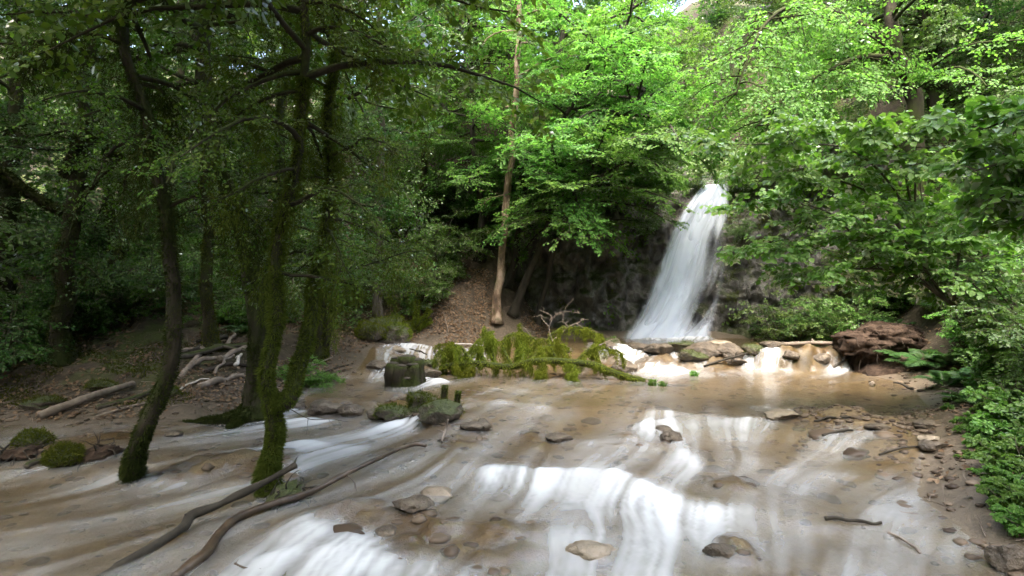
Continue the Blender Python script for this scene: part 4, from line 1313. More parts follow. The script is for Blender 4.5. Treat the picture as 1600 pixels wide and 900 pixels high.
# --- ferns: a crown of fronds, each frond a part
def frond_mesh(L, seed):
    rng = np.random.default_rng(seed)
    n = 22
    t = np.linspace(0, 1, n)
    rach = np.stack([L * t * .85, 0 * t, L * (.62 * t - .62 * t ** 2.2)], 1)
    g = Geo()
    tube(g, rach, np.linspace(.004, .001, n), 4, cap=False)
    tt = np.repeat(np.linspace(.12, .99, 30), 2)
    k = tt * (n - 1.001)
    i = k.astype(int)
    p = rach[i] + (rach[i + 1] - rach[i]) * (k - i)[:, None]
    d = nrm(rach[np.minimum(i + 1, n - 1)] - rach[i])
    s = np.tile([1.0, -1.0], 30)[:, None]
    ln = L * .26 * np.sin(np.pi * np.clip(tt * .82 + .2, 0, 1)) ** .8 + .01
    dr = nrm(np.array([0, 1.0, 0])[None] * s + d * .45 + np.array([0, 0, -.15]) + rng.normal(0, .06, (60, 3)))
    up = nrm(np.cross(d, np.array([0, 1.0, 0])) * -1)
    up = np.where(up[:, 2:] < 0, -up, up)
    leaves(g, p, dr, up, ln, .11, .3)
    return g.mesh('frond', M['fern'], False)


FR = [frond_mesh(.62, 1), frond_mesh(.55, 2)]
FERNS = [(1420, 10.6, 1.15, 'fern above the left end of the earth mound'), (1455, 10.2, 1.3, 'largest fern, arching over the middle of the earth mound'), (1490, 9.8, 1.1, 'fern right of the earth mound'),
         (1470, 11.0, 1.2, 'fern highest on the slope above the earth mound'), (1475, 8.9, .9, 'fern on the steep edge below the right end of the mound'), (1520, 8.6, 1.0, 'fern under the cool green shrub'),
         (1215, 12.85, .7, 'small fern under the rounded shrub by the waterfall'), (1328, 12.2, .8, 'small fern growing behind the earth mound'), (1555, 7.4, .9, 'fern under the blue green shrub'),
         (1540, 10.4, 1.1, 'fern in the shade high on the right bank'), (1400, 11.8, 1.0, 'fern below the dark shrub of the big grey trunk'), (1595, 8.3, 1.0, 'fern at the right border'),
         (375, 11.3, .8, 'bright fern behind the top of the driftwood pile'), (1510, 7.3, .7, 'little fern at the top of the muddy bank')]
rngf = np.random.default_rng(9)
for px, D, sc, lab in FERNS:
    root = empty('fern', gp(px, D, -.02), lab, 'fern', 'ferns', rngf.uniform(0, 6), sc)
    for k in range(10):
        o = bpy.data.objects.new('frond', FR[k % 2])
        COL.objects.link(o)
        o.parent = root
        o.rotation_euler = (rngf.normal(0, .15), -rngf.uniform(.1, .6), k * .628 + rngf.normal(0, .15))
        o.scale = (rngf.uniform(.75, 1.15),) * 3
# ------------------------------------------------------------------ placing things on the ground seen at a picture point
_DS = np.concatenate([np.linspace(2.5, 16, 541), np.linspace(16.1, 45, 150)])


def gr(px, py, lift=0.0):
    """the point of the ground or water met along the line of sight, worked out in the scene's own metres"""
    x, z = (px - 800) / FP * _DS, CAMZ - (py - 450) / FP * _DS
    g_ = np.maximum(ground_z(x, _DS), np.where(poly_sd(x, _DS, CHANNEL, True) < 0, water_level(x, _DS), -9))
    k = np.argmax(z < g_)
    return np.array([x[k], _DS[k], g_[k] + lift])


import bmesh


def ico(sub):
    bm = bmesh.new()
    bmesh.ops.create_icosphere(bm, subdivisions=sub, radius=1.0)
    V = np.array([v.co[:] for v in bm.verts])
    F = np.array([[v.index for v in f.verts] for f in bm.faces])
    bm.free()
    return V, F


ICO = {k: ico(k) for k in (1, 2, 4, 5)}


def rock_geo(seed, size, facets=9, rough=.12, sub=4, cut=(.55, .9)):
    rng = np.random.default_rng(seed)
    V, F = ICO[sub]
    V = V.copy()
    for d in nrm(rng.normal(size=(facets, 3)) * [1, 1, .8]):
        c = rng.uniform(*cut)
        k = V @ d
        V = V - np.maximum(k - c, 0)[:, None] * d * .92
    n = fbm(V[:, 0] * 1.7 + seed, V[:, 1] * 1.7, V[:, 2] * 1.7, 4, seed)
    n2 = fbm(V[:, 0] * 6 + seed, V[:, 1] * 6, V[:, 2] * 6, 3, seed + 3)
    V = V * (1 + rough * n + rough * .35 * n2)[:, None]
    return V * np.asarray(size), F


def rock(px, py, wpx, hpx, mt, label, seed, name='rock', group=None, sink=.3, depth=None, fur=0, facets=9, rough=.12):
    p = gr(px, py)
    k = p[1] / FP
    sx, sz = wpx * k / 2, hpx * k / 2
    sy = sx * .75 if depth is None else depth
    V, F = rock_geo(seed, (sx * 1.15, sy * 1.15, sz * 1.2), facets, rough)
    c = p + np.array([0, sy * .6, sz * (1 - sink)])
    o = Geo().add(V, F).build(name, M[mt], loc=c)
    tag(o, label, 'rock' if 'rock' in name or 'stone' in name else name.replace('_', ' '), group)
    if fur:
        rng = np.random.default_rng(seed)
        n = nrm(V / np.array([sx, sy, sz]) ** 2)
        i = rng.integers(0, len(V), fur)
        q = V[i] + rng.normal(0, .015, (fur, 3))
        f = (n[i][:, 2] > -.35) & (fbm(q[:, 0] * 6, q[:, 1] * 6, q[:, 2] * 6, 2, seed) > -.5)
        gm = Geo()
        blades(gm, q[f], n[i][f] + rng.normal(0, .5, (f.sum(), 3)), rng.uniform(.02, .05, f.sum()), .012, rng)
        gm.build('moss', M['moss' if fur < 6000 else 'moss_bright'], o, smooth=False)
    return o


# ------------------------------------------------------------------ rocks and stones
for i, a in enumerate([
        (612, 658, 50, 26, 'rock_moss', 'mossy rock splitting the small cascade below the stump', 1500),
        (655, 644, 56, 30, 'rock_moss', 'moss covered rock left of the two mossy stubs', 3500),
        (690, 660, 70, 34, 'rock_moss', 'wet brown rock below the two mossy stubs', 500),
        (735, 673, 34, 15, 'rock', 'left stone of a pair lying in the shallow film of water', 0),
        (755, 672, 28, 17, 'rock', 'right stone of a pair lying in the shallow film of water', 0),
        (1050, 691, 34, 18, 'rock', 'brown stone breaking the surface in the middle of the stream', 0),
        (1038, 676, 30, 11, 'rock', 'dark flat stone just behind the brown mid stream stone', 0),
        (683, 775, 46, 22, 'rock_pale', 'tan stone in the white water behind the long wet branch', 0),
        (925, 868, 76, 26, 'rock_pale', 'flat pale stone under the veil of water nearest the viewer', 0),
        (1140, 872, 62, 34, 'rock', 'rough brown rock with water sliding over it, close to the viewer', 0),
        (1224, 655, 52, 14, 'rock_pale', 'whitish flat stone where the shallow gravel begins', 0),
        (1364, 603, 9, 8, 'rock_pale', 'tiny white stone standing in the calm pool', 0),
        (1035, 553, 46, 18, 'rock', 'brown ledge rock left of the heap of stones above the calm pool', 0),
        (1068, 548, 52, 16, 'rock_moss', 'mossy block on top of the ledge heap below the waterfall', 600),
        (1105, 556, 56, 22, 'rock', 'large tilted block in the middle of the ledge heap', 0),
        (1085, 566, 44, 18, 'rock_moss', 'low mossy block at the front of the ledge heap', 700),
        (1140, 560, 50, 24, 'rock', 'dark block right of the middle of the ledge heap', 0),
        (1150, 572, 44, 16, 'rock', 'front right block of the ledge heap, beside the white cascade', 0),
        (1125, 545, 40, 14, 'rock_pale', 'pale slab at the back of the ledge heap', 0),
        (1178, 556, 34, 20, 'rock_moss', 'last block of the ledge heap, at the start of the white cascade', 500),
        (1000, 546, 40, 12, 'rock', 'flat rock in the rapids left of the ledge heap', 0),
        (950, 545, 34, 12, 'rock', 'small rock in the rapids behind the mossy fallen tree', 0),
        (955, 541, 30, 14, 'rock_moss', 'mossy stone at the edge of the plunge pool', 500),
        (975, 582, 40, 20, 'rock', 'rusty brown rock under the fallen tree trunk', 0),
        (880, 552, 34, 14, 'rock', 'rock half hidden behind the mossy branches of the fallen tree', 0),
        (690, 556, 34, 12, 'rock', 'rock in the small falls left of the mossy branches', 0),
        (706, 562, 30, 14, 'rock', 'angular rock touching the left mossy branch', 0),
        (620, 550, 26, 10, 'rock_pale', 'tan stone at the head of the small falls by the left bank', 0),
        (1235, 565, 30, 16, 'rock', 'rock inside the right cascade, nearer its left end', 0),
        (1285, 566, 26, 17, 'rock', 'rock inside the right cascade, nearer its right end', 0),
        (1590, 900, 60, 44, 'rock', 'grey boulder at the bottom right corner', 0),
        (1462, 705, 44, 16, 'rock', 'flat grey stone bedded in the mud of the right bank', 0),
        (1452, 668, 32, 12, 'rock', 'small flat stone higher on the muddy right bank', 0),
        (1455, 690, 30, 10, 'rock_pale', 'pale flat stone beside the flat grey one', 0),
        (1378, 672, 36, 10, 'rock', 'low stone at the rim of the gravel spit', 0),
        (588, 578, 30, 16, 'rock', 'dark rock at the left rim of the small falls, behind the stump', 0),
        (668, 590, 36, 16, 'rock', 'dark rock in the small falls just right of the stump', 0),
        (672, 572, 26, 12, 'rock_moss', 'mossy rock in the small falls up behind the stump', 500),
        (500, 646, 52, 20, 'rock', 'rounded brown rock in the left part of the small cascade', 0),
        (545, 650, 40, 18, 'rock', 'rounded brown rock in the middle of the small cascade', 0),
        (455, 640, 34, 15, 'rock', 'brown rock at the left end of the small cascade by the tree fork', 0),
        (585, 655, 30, 16, 'rock', 'brown rock wedged against the mossy one that splits the small cascade', 0),
        (870, 690, 44, 12, 'rock', 'low brown hump under the film of water right of the stone pair', 0),
        (640, 800, 60, 20, 'rock', 'low dark rock near the viewer, right of the long wet branch', 0),
        (600, 838, 44, 20, 'rock', 'wet rock in white water, second right of the long wet branch', 0),
        (1210, 545, 40, 14, 'rock', 'low brown rock at the edge of the plunge pool, right of the ledge heap', 0),
        (92, 728, 44, 30, 'rock_moss', 'round mossy tuft in the dark water at the left', 5000),
        (45, 700, 46, 26, 'rock_moss', 'green topped clump among dark debris at the left border', 2500),
        (265, 622, 30, 18, 'rock_moss', 'small mossy stone by the foot of the driftwood pile', 900),
        (268, 682, 24, 9, 'rock', 'dark stone at the left water edge behind the leaning tree', 0),
        (150, 612, 46, 16, 'rock_moss', 'low mossy stone above the long bare log', 1500),
        (60, 640, 60, 18, 'rock_moss', 'flat mossy stone on the bank at the left border', 1500)]):
    if not a[5]:
        continue
    rock(*a[:6], 500 + i, fur=a[6], rough=.2 if a[6] > 2000 else .14, sink=1.3 if 'water' in a[5] and a[3] > 19 and a[1] > 760 else (.38 if a[3] > 15 else .5))
for i, a in enumerate([(596, 528, 66, 40, 'large bright moss cushion on a boulder beside the small falls'), (578, 534, 44, 34, 'smaller moss cushion left of the large one'), (612, 538, 48, 34, 'low moss cushion at the front, nearest the water'), (640, 520, 36, 18, 'flat moss patch on a stone right of the large cushion')]):
    rock(a[0], a[1], a[2], a[3], 'rock_moss', a[4], 560 + i, name='mossy_boulder', fur=9000, facets=5, rough=.15)

# ------------------------------------------------------------------ fallen branches and logs
def log(name, pts, r0, r1, label, cat, mt='wood_dry', seed=0, stubs=(), group=None, rough=.14, sides=9, wig=.0, n=28):
    p = smoothpath(pts, n)
    base = p[0].copy()
    p = p - base
    if wig:
        s = np.linspace(0, 1, n)
        p = p + np.stack([wig * noise(s * 5, seed, 0, 1), wig * noise(s * 5, seed, 0, 2), wig * noise(s * 5, seed, 0, 3)], 1)
    g_ = Geo()
    rad = np.linspace(r0, r1, n) * (1 + .12 * noise(np.linspace(0, 1, n) * 7, seed, 0, 4))
    tube(g_, p, rad, sides, rough, seed, fr=12)
    for t, d, L, r in stubs:
        q = at_path(p, t)
        d = nrm(np.array(d, float))
        e = limb_path(np.random.default_rng(seed + int(t * 100)), q, d, L, .1, 7, .22)
        tube(g_, e, np.linspace(r, r * .45, 7), 6, .1, seed)
    o = g_.build(name, M[mt], loc=base)
    return tag(o, label, cat, group)


def wz(px, py, lift):
    p = gr(px, py)
    p[2] = p[2] + lift
    D = (CAMZ - p[2]) * FP / (py - 450)
    return np.array([(px - 800) / FP * D, D, p[2]])


log('fallen_branch', [wz(150, 905, -.03), wz(230, 860, .01), P(282, 826, 4.25), P(300, 803, 4.4), P(340, 791, 4.5), P(375, 772, 4.6), P(420, 750, 4.72), P(463, 729, 4.8)], .034, .030, 'dark fallen branch leaning on the foot of the forked mossy tree', 'branch', 'bark_dark', 1,
    [(.36, (.1, -.3, -.5), .06, .02), (.98, (.3, .3, 1), .10, .008), (.40, (-.3, 0, .6), .05, .016)], sides=11, wig=.018, rough=.26, n=44)
log('fallen_branch', [wz(275, 906, -.02), wz(318, 868, .02), wz(340, 835, .035), wz(372, 806, .04), wz(430, 784, .05), wz(480, 770, .05), wz(530, 746, .05), wz(575, 722, .07), wz(620, 699, .1), wz(648, 694, .07), wz(668, 699, .02)], .040, .018, 'long curved wet branch lying in the white water, right of the dark one', 'branch', 'wood_wet', 2, [(.62, (.4, -.4, -.1), .22, .01), (.8, (.4, -.6, -.1), .16, .008), (.3, (-.3, .3, .5), .05, .014)], sides=11, wig=.02, rough=.26, n=44)
log('stick', [wz(366, 880, .03), wz(385, 888, .03), wz(410, 890, .04), wz(428, 897, .01)], .007, .004, 'thin twig in the white water at the lower edge', 'stick', 'wood_wet', 3, [(.1, (-.4, 0, .8), .05, .004)])
log('stick', [P(455, 640, 4.9), P(485, 655, 4.9), P(520, 655, 4.9), P(545, 660, 4.9)], .004, .002, 'bare twig with a few dark buds sticking out of the forked mossy tree', 'stick', 'bark_dark', 4, [(.3, (0, 0, -1), .14, .003), (.75, (.3, 0, -.5), .10, .002), (.9, (.6, 0, .2), .08, .002), (.6, (.5, 0, -.5), .12, .002)])
log('stick', [wz(690, 690, .02), P(696, 672, 6.6), P(700, 655, 6.6)], .016, .012, 'short upright stick on the brown rocks below the two stubs', 'stick', 'wood_dry', 5, [(.4, (-.6, 0, .3), .10, .008)])
log('log', [gr(62, 657, .05), gr(135, 632, .09), gr(208, 606, .06)], .06, .05, 'long bare pale log lying on the left bank', 'log', 'wood_dry', 6, rough=.1)
log('log', [gr(150, 640, .02), gr(225, 620, .03), gr(262, 600, .03)], .04, .03, 'thin dark log behind the long bare one', 'log', 'bark_grey', 7)
log('stick', [gr(150, 655, .02), gr(200, 640, .03), gr(250, 628, .02)], .02, .012, 'crooked stick in front of the long bare log', 'stick', 'wood_dry', 8, [(.4, (0, -.5, .2), .25, .01)])
PILE = [((283, 592), (324, 546), .05, 'wood_dry', .05, 'steep dark log at the left side of the driftwood pile'), ((312, 608), (378, 592), .055, 'wood_dry', .03, 'thick lowest log at the front of the driftwood pile'),
        ((276, 572), (388, 548), .055, 'bark_grey', .12, 'long grey log lying across the driftwood pile'), ((300, 560), (356, 533), .06, 'bark_dark', .10, 'thick dark log along the top of the driftwood pile'),
        ((345, 574), (392, 553), .05, 'wood_dry', .12, 'pale forked log at the right end of the driftwood pile'), ((322, 584), (386, 577), .04, 'root', .06, 'reddish log in the middle of the driftwood pile'),
        ((280, 609), (330, 596), .016, 'wood_white', .02, 'thin yellowish stick at the foot of the driftwood pile'), ((352, 548), (368, 528), .035, 'wood_dry', .08, 'short split log standing at the top of the driftwood pile'),
        ((368, 585), (374, 562), .03, 'wood_white', .12, 'short bleached piece at the right of the driftwood pile'), ((296, 578), (345, 570), .04, 'wood_dry', .08, 'grey log wedged under the long one in the driftwood pile'),
        ((330, 552), (392, 566), .04, 'bark_grey', .14, 'slanting log crossing the driftwood pile the other way'), ((310, 540), (330, 522), .03, 'bark_dark', .06, 'dark stub poking out behind the driftwood pile'),
        ((278, 560), (318, 552), .035, 'wood_dry', .10, 'short log end at the left top of the driftwood pile'), ((336, 600), (362, 570), .022, 'wood_dry', .16, 'thin stick leaning over the front of the driftwood pile')]
for i, (a, b, r, mt, lift, lab) in enumerate(PILE):
    A, B = gr(*a, lift), gr(*b, lift)
    log('driftwood_log', [A, (A + B) / 2 + np.array([0, .03, .03]), B], r, r * .8, lab, 'log', mt, 20 + i, group='driftwood pile', wig=.03, rough=.2)
for i, (a, b, r, mt, lab) in enumerate([((1205, 542), (1312, 541), .05, 'wood_dry', 'straight log lying along the top of the right cascade'), ((1060, 562), (1125, 540), .03, 'wood_dry', 'grey branch lying across the ledge heap'),
        ((1100, 574), (1180, 552), .022, 'bark_dark', 'dark branch caught at the right of the ledge heap'), ((1285, 683), (1332, 677), .018, 'bark_dark', 'dark stick on the gravel spit, the front one'), ((1270, 660), (1330, 654), .016, 'bark_dark', 'dark stick on the gravel spit, the back one'),
        ((1390, 838), (1440, 868), .012, 'wood_dry', 'pale stick on the mud near the lower right'), ((1290, 818), (1380, 824), .016, 'bark_dark', 'dark stick lying in the shallow water at the lower right'), ((1425, 610), (1395, 600), .02, 'bark_dark', 'dark stick at the inner corner of the pool under the mound'),
        ((1375, 712), (1440, 700), .012, 'bark_dark', 'thin stick on the muddy shore'), ((700, 520), (690, 480), .012, 'wood_dry', 'pale stick standing on the bare earth slope'), ((660, 500), (700, 528), .014, 'wood_dry', 'pale twig lying at the foot of the bare earth slope'),
        ((620, 530), (634, 512), .018, 'wood_white', 'bleached stick beside the moss cushions'), ((480, 556), (520, 548), .02, 'wood_dry', 'pale stick on the bank behind the stump'), ((500, 585), (545, 572), .018, 'bark_dark', 'dark root on the muddy bank left of the stump'),
        ((440, 600), (520, 560), .02, 'wood_dry', 'grey stick on the bank behind the forked mossy tree'), ((1330, 562), (1300, 580), .03, 'bark_dark', 'dark root at the right end of the cascade'), ((700, 541), (775, 543), .02, 'wood_white', 'thin pale log floating across the head of the small falls'),
        ((640, 548), (668, 556), .02, 'bark_dark', 'dark broken branch in the small falls'), ((0, 712), (28, 690), .014, 'bark_dark', 'dark stick at the left border in the water'), ((40, 735), (78, 722), .03, 'bark_grey', 'short log end beside the round mossy tuft')]):
    A, B = gr(*a, r), gr(*b, r)
    if 'standing' in lab:
        B = A + np.array([-.1, .05, .42])
    log('stick' if r < .03 else 'log', [A, (A + B) / 2 + np.array([0, 0, .02]), B], r, r * .7, lab, 'stick' if r < .03 else 'log', mt, 60 + i, wig=.012, stubs=[(.6, (.3, .2, .6), .12, r * .5)] if i < 3 else ())

# debris ridge in the dark water on the left: a matted root wad
for nm, (a, b), h, lab in (('root_wad', ((115, 722), (195, 705)), .10, 'dark matted root wad lying in the water beside the round mossy tuft'), ('root_wad', ((0, 722), (62, 702)), .08, 'dark root wad at the left border'), ('root_wad', ((430, 790), (470, 762)), .1, 'tangle of roots and mud at the foot of the forked mossy tree')):
    A, B = gr(*a), gr(*b)
    rng = np.random.default_rng(int(a[0]))
    V, F = rock_geo(int(a[0]) + 7, (np.linalg.norm(B - A) * .55, .16, h), 4, .3)
    ang = math.atan2(B[1] - A[1], B[0] - A[0])
    V = np.stack([V[:, 0] * math.cos(ang) - V[:, 1] * math.sin(ang), V[:, 0] * math.sin(ang) + V[:, 1] * math.cos(ang), V[:, 2]], 1)
    o = Geo().add(V, F).build(nm, M['soil'] if 'tangle' not in lab else M['rock_moss'], loc=(A + B) / 2)
    tag(o, lab, 'root wad')
    gt = Geo()
    for k in range(46):
        i = rng.integers(0, len(V))
        if V[i, 2] > -.02:
            tube(gt, limb_path(rng, V[i] * .9, nrm(V[i] * [1, 1, 2] + rng.normal(0, .1, 3)), rng.uniform(.08, .28), 1.2, 6, .4), np.linspace(.008, .003, 6), 5)
    gt.build('root', M['bark_dark'], o)

# ------------------------------------------------------------------ stump, stubs, snag
b = gr(630, 604)
root = empty('tree_stump', b - [0, -.15, .06], 'dark moss sided stump of many cut stems standing in the small falls', 'stump')
rng = np.random.default_rng(77)
gs, gt, gm = Geo(), Geo(), Geo()
for k, (x, y, r, h) in enumerate([(-.17, -.03, .14, .43), (-.03, -.10, .15, .40), (.13, -.08, .14, .42), (.19, .06, .13, .48), (-.13, .12, .15, .50), (.03, .05, .16, .54), (.13, .17, .13, .47), (-.21, .08, .11, .37), (.07, -.19, .09, .20)]):
    p = np.stack([np.full(9, x) * np.linspace(1.12, 1, 9), np.full(9, y) * np.linspace(1.12, 1, 9), np.linspace(-.1, h, 9)], 1)
    tube(gs, p, r * np.array([1.3, 1.2, 1.1, 1.03, 1, 1.02, 1, .98, .86]), 14, .3, k, cap=True)
    V, F = ICO[2]
    q = V * [r * .86, r * .86, .028] + [x, y, h + .004]
    q = q + rng.normal(0, .004, q.shape)
    gt.add(q, F)
    fur_on_path(gm, p[1:], r * 1.02, rng, 900, .022, .3, .009)
gs.build('stem', M['bark_moss'], root)
gt.build('cut_top', M['bark_dark'], root)
gm.build('moss', M['moss_dark'], root, smooth=False)
for i, (px, py, h, r, lab) in enumerate([(692, 634, .29, .042, 'taller left one of two small mossy stubs on the brown rocks'), (713, 633, .2, .034, 'right one of two small mossy stubs on the brown rocks')]):
    b = gr(px, py)
    rng = np.random.default_rng(i)
    p = np.stack([np.linspace(0, .03, 9), 0 * np.arange(9), np.linspace(-.05, h, 9)], 1)
    g_ = Geo()
    tube(g_, p, r * np.array([1.2, 1.05, 1, 1, 1, 1, .95, .85, .55]), 10, .1, i)
    o = tag(g_.build('mossy_stub', M['bark_moss'], loc=b), lab, 'stub')
    gm = Geo()
    fur_on_path(gm, p, r * .9, rng, 1300, .022, .1, .009)
    gm.build('moss', M['moss'], o, smooth=False)
b = gr(652, 521)
rng = np.random.default_rng(31)
root = empty('mossy_snag', b, 'broken mossy snag sprouting beside the moss cushions', 'snag')
g_, gm = Geo(), Geo()
for pts in ([(0, 0, -.05), (-.04, 0, .25), (-.02, .02, .5), (0, .03, .78)], [(-.03, 0, .12), (.16, -.02, .35), (.3, 0, .55)], [(-.02, 0, .1), (.1, .05, .2), (.34, .06, .3)]):
    p = smoothpath(pts, 16)
    tube(g_, p, np.linspace(.06, .025, 16), 8, .1)
    fur_on_path(gm, p, .05, rng, 1800, .06, .3, .012)
g_.build('stem', M['bark_moss'], root)
gm.build('moss', M['moss_bright'], root, smooth=False)

# ------------------------------------------------------------------ the mossy fallen tree across the stream
main = [P(*q) for q in ((688, 574, 10.9), (735, 567, 10.7), (795, 573, 10.6), (830, 564, 10.5), (870, 564, 10.45), (925, 569, 10.4), (955, 581, 10.3), (985, 591, 10.2), (1008, 597, 10.1))]
root = empty('fallen_tree', main[4] * [1, 1, 0], 'fallen tree bearded with bright hanging moss across the stream', 'fallen tree')
base = main[4] * [1, 1, 0]
rng = np.random.default_rng(41)


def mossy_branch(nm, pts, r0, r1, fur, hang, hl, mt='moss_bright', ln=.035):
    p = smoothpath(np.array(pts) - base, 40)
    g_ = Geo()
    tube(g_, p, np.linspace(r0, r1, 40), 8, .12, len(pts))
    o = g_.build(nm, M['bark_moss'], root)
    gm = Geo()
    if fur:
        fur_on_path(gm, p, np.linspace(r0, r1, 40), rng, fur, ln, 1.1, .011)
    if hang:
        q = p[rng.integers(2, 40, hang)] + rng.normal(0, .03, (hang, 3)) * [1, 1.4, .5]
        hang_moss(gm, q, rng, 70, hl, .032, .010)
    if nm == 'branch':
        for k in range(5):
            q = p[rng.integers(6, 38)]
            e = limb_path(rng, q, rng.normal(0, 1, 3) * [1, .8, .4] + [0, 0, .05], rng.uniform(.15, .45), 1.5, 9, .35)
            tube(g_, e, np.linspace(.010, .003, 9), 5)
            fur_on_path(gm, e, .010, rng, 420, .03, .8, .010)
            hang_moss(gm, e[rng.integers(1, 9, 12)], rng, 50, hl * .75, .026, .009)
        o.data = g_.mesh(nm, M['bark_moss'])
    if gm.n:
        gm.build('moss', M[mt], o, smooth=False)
    return o


mossy_branch('trunk', main, .05, .062, 9000, 46, .16)
o = Geo()
tube(o, smoothpath(np.array([main[-1], P(1030, 600, 10.0), P(1060, 601, 9.9), P(1085, 603, 9.85)]) - base, 16), np.linspace(.05, .02, 16), 8, .15, 3)
o.build('bare_end', M['wood_wet'], root)
for pts, h, hl in (([(738, 567, 10.7), (722, 545, 10.8), (706, 540, 10.9), (694, 552, 10.9), (690, 585, 10.9)], 40, .34), ([(800, 571, 10.8), (786, 540, 11), (800, 522, 11.1), (832, 528, 11.1), (848, 552, 11)], 50, .34),
        ([(775, 571, 10.8), (766, 540, 11), (760, 522, 11), (772, 518, 11.1)], 34, .3), ([(870, 561, 10.6), (858, 530, 10.9), (880, 513, 11), (915, 514, 11), (938, 526, 11)], 40, .22),
        ([(900, 566, 10.5), (922, 545, 10.6), (945, 543, 10.6), (962, 552, 10.6)], 22, .16), ([(850, 565, 10.5), (846, 578, 10.4), (838, 592, 10.3)], 14, .16), ([(745, 568, 10.7), (728, 580, 10.5), (716, 594, 10.4)], 18, .2),
        ([(760, 570, 10.7), (745, 545, 10.9), (728, 556, 10.9), (722, 580, 10.9)], 30, .3), ([(830, 564, 10.5), (845, 545, 10.7), (868, 540, 10.8), (890, 545, 10.8)], 26, .24), ([(905, 566, 10.5), (895, 580, 10.3), (890, 592, 10.2)], 12, .14),
        ([(885, 563, 10.5), (878, 545, 10.7), (860, 548, 10.9)], 20, .2), ([(716, 568, 10.8), (708, 548, 10.9), (706, 534, 10.9)], 16, .2), ([(815, 568, 10.6), (818, 548, 10.9), (812, 530, 11.1)], 22, .26)):
    mossy_branch('branch', [P(*q) for q in pts], .028, .012, 1600, h, hl)
for pts in ([(868, 545, 10.8), (858, 515, 10.9), (862, 495, 11), (842, 484, 11)], [(862, 500, 11), (872, 490, 11), (888, 487, 11), (908, 490, 11)], [(866, 530, 10.9), (890, 510, 11), (912, 500, 11), (905, 498, 11)], [(858, 510, 10.9), (848, 500, 11), (845, 492, 11)], [(900, 505, 11), (925, 520, 11), (935, 518, 11)],
            [(940, 545, 10.6), (960, 540, 10.6), (985, 545, 10.5)], [(935, 540, 10.6), (965, 530, 10.6), (975, 560, 10.4)], [(890, 512, 11), (880, 500, 11), (884, 480, 11)], [(830, 530, 11.1), (822, 515, 11.1), (812, 512, 11.1)]):
    g_ = Geo()
    p = smoothpath(np.array([P(*q) for q in pts]) - base, 16)
    tube(g_, p, np.linspace(.008, .003, 16), 5)
    for k in range(5):
        q = p[rng.integers(4, 16)]
        tube(g_, limb_path(rng, q, rng.normal(0, 1, 3) * [1, .5, .8], rng.uniform(.1, .25), .3, 6, .3), np.linspace(.004, .0015, 6), 4)
    g_.build('dead_twig', M['wood_dry'], root)

# ------------------------------------------------------------------ overturned root plate at the right of the cascade
c = P(1388, 533, 11.35)
root = empty('root_plate', (c[0], c[1], .1), 'overturned root plate of red brown soil beside the right cascade', 'root plate')
V, F = ICO[5]
V = V.copy()
V = V * (1 + .22 * fbm(V[:, 0] * 1.5, V[:, 1] * 1.5, V[:, 2] * 1.5, 4, 5) + .12 * fbm(V[:, 0] * 6, V[:, 1] * 6, V[:, 2] * 6, 4, 6))[:, None]
V = V * [.98, .6, .34]
V[:, 2] -= .10 * V[:, 0] * (V[:, 0] > 0) - .02
V[:, 2] += np.where(V[:, 2] < 0, -.12 * sstep(-.4, -.95, V[:, 0]), 0)
o = Geo().add(V + [0, 0, c[2] - .1], F).build('soil_block', M['soil'], root)
V2 = ICO[5][0].copy()
V2 = V2 * (1 + .16 * fbm(V2[:, 0] * 2, V2[:, 1] * 2, V2[:, 2] * 2, 4, 15))[:, None] * [1.25, 1.15, .62]
Geo().add(V2 + [.5, -.15, .0], F).build('soil_heap', M['soil'], root)
gt = Geo()
rng = np.random.default_rng(8)
for k in range(210):
    i = rng.integers(0, len(V))
    if V[i, 1] < .1:
        d = nrm(V[i] / [1, .6, .34] ** np.array(2) + rng.normal(0, .4, 3))
        tube(gt, limb_path(rng, V[i] * .97 + [0, 0, c[2] - .1], d, rng.uniform(.1, .38) * (1.5 if V[i, 0] < -.5 else .8), 2.2, 7, .35), np.linspace(rng.uniform(.004, .012), .002, 7), 4)
gt.build('root', M['root'], root)

# ------------------------------------------------------------------ loose cover of the ground
def scatter(n, x0, x1, y0, y1, rng, lo=.05, hi=50):
    x, y = rng.uniform(x0, x1, n), rng.uniform(y0, y1, n)
    s = poly_sd(x, y, CHANNEL, True)
    k = (s > lo) & (s < hi)
    x, y = x[k], y[k]
    z = ground_z(x, y)
    e = .04
    nv = nrm(np.stack([-(ground_z(x + e, y) - z) / e, -(ground_z(x, y + e) - z) / e, np.ones_like(x)], 1))
    return np.stack([x, y, z], 1), nv, s[k]


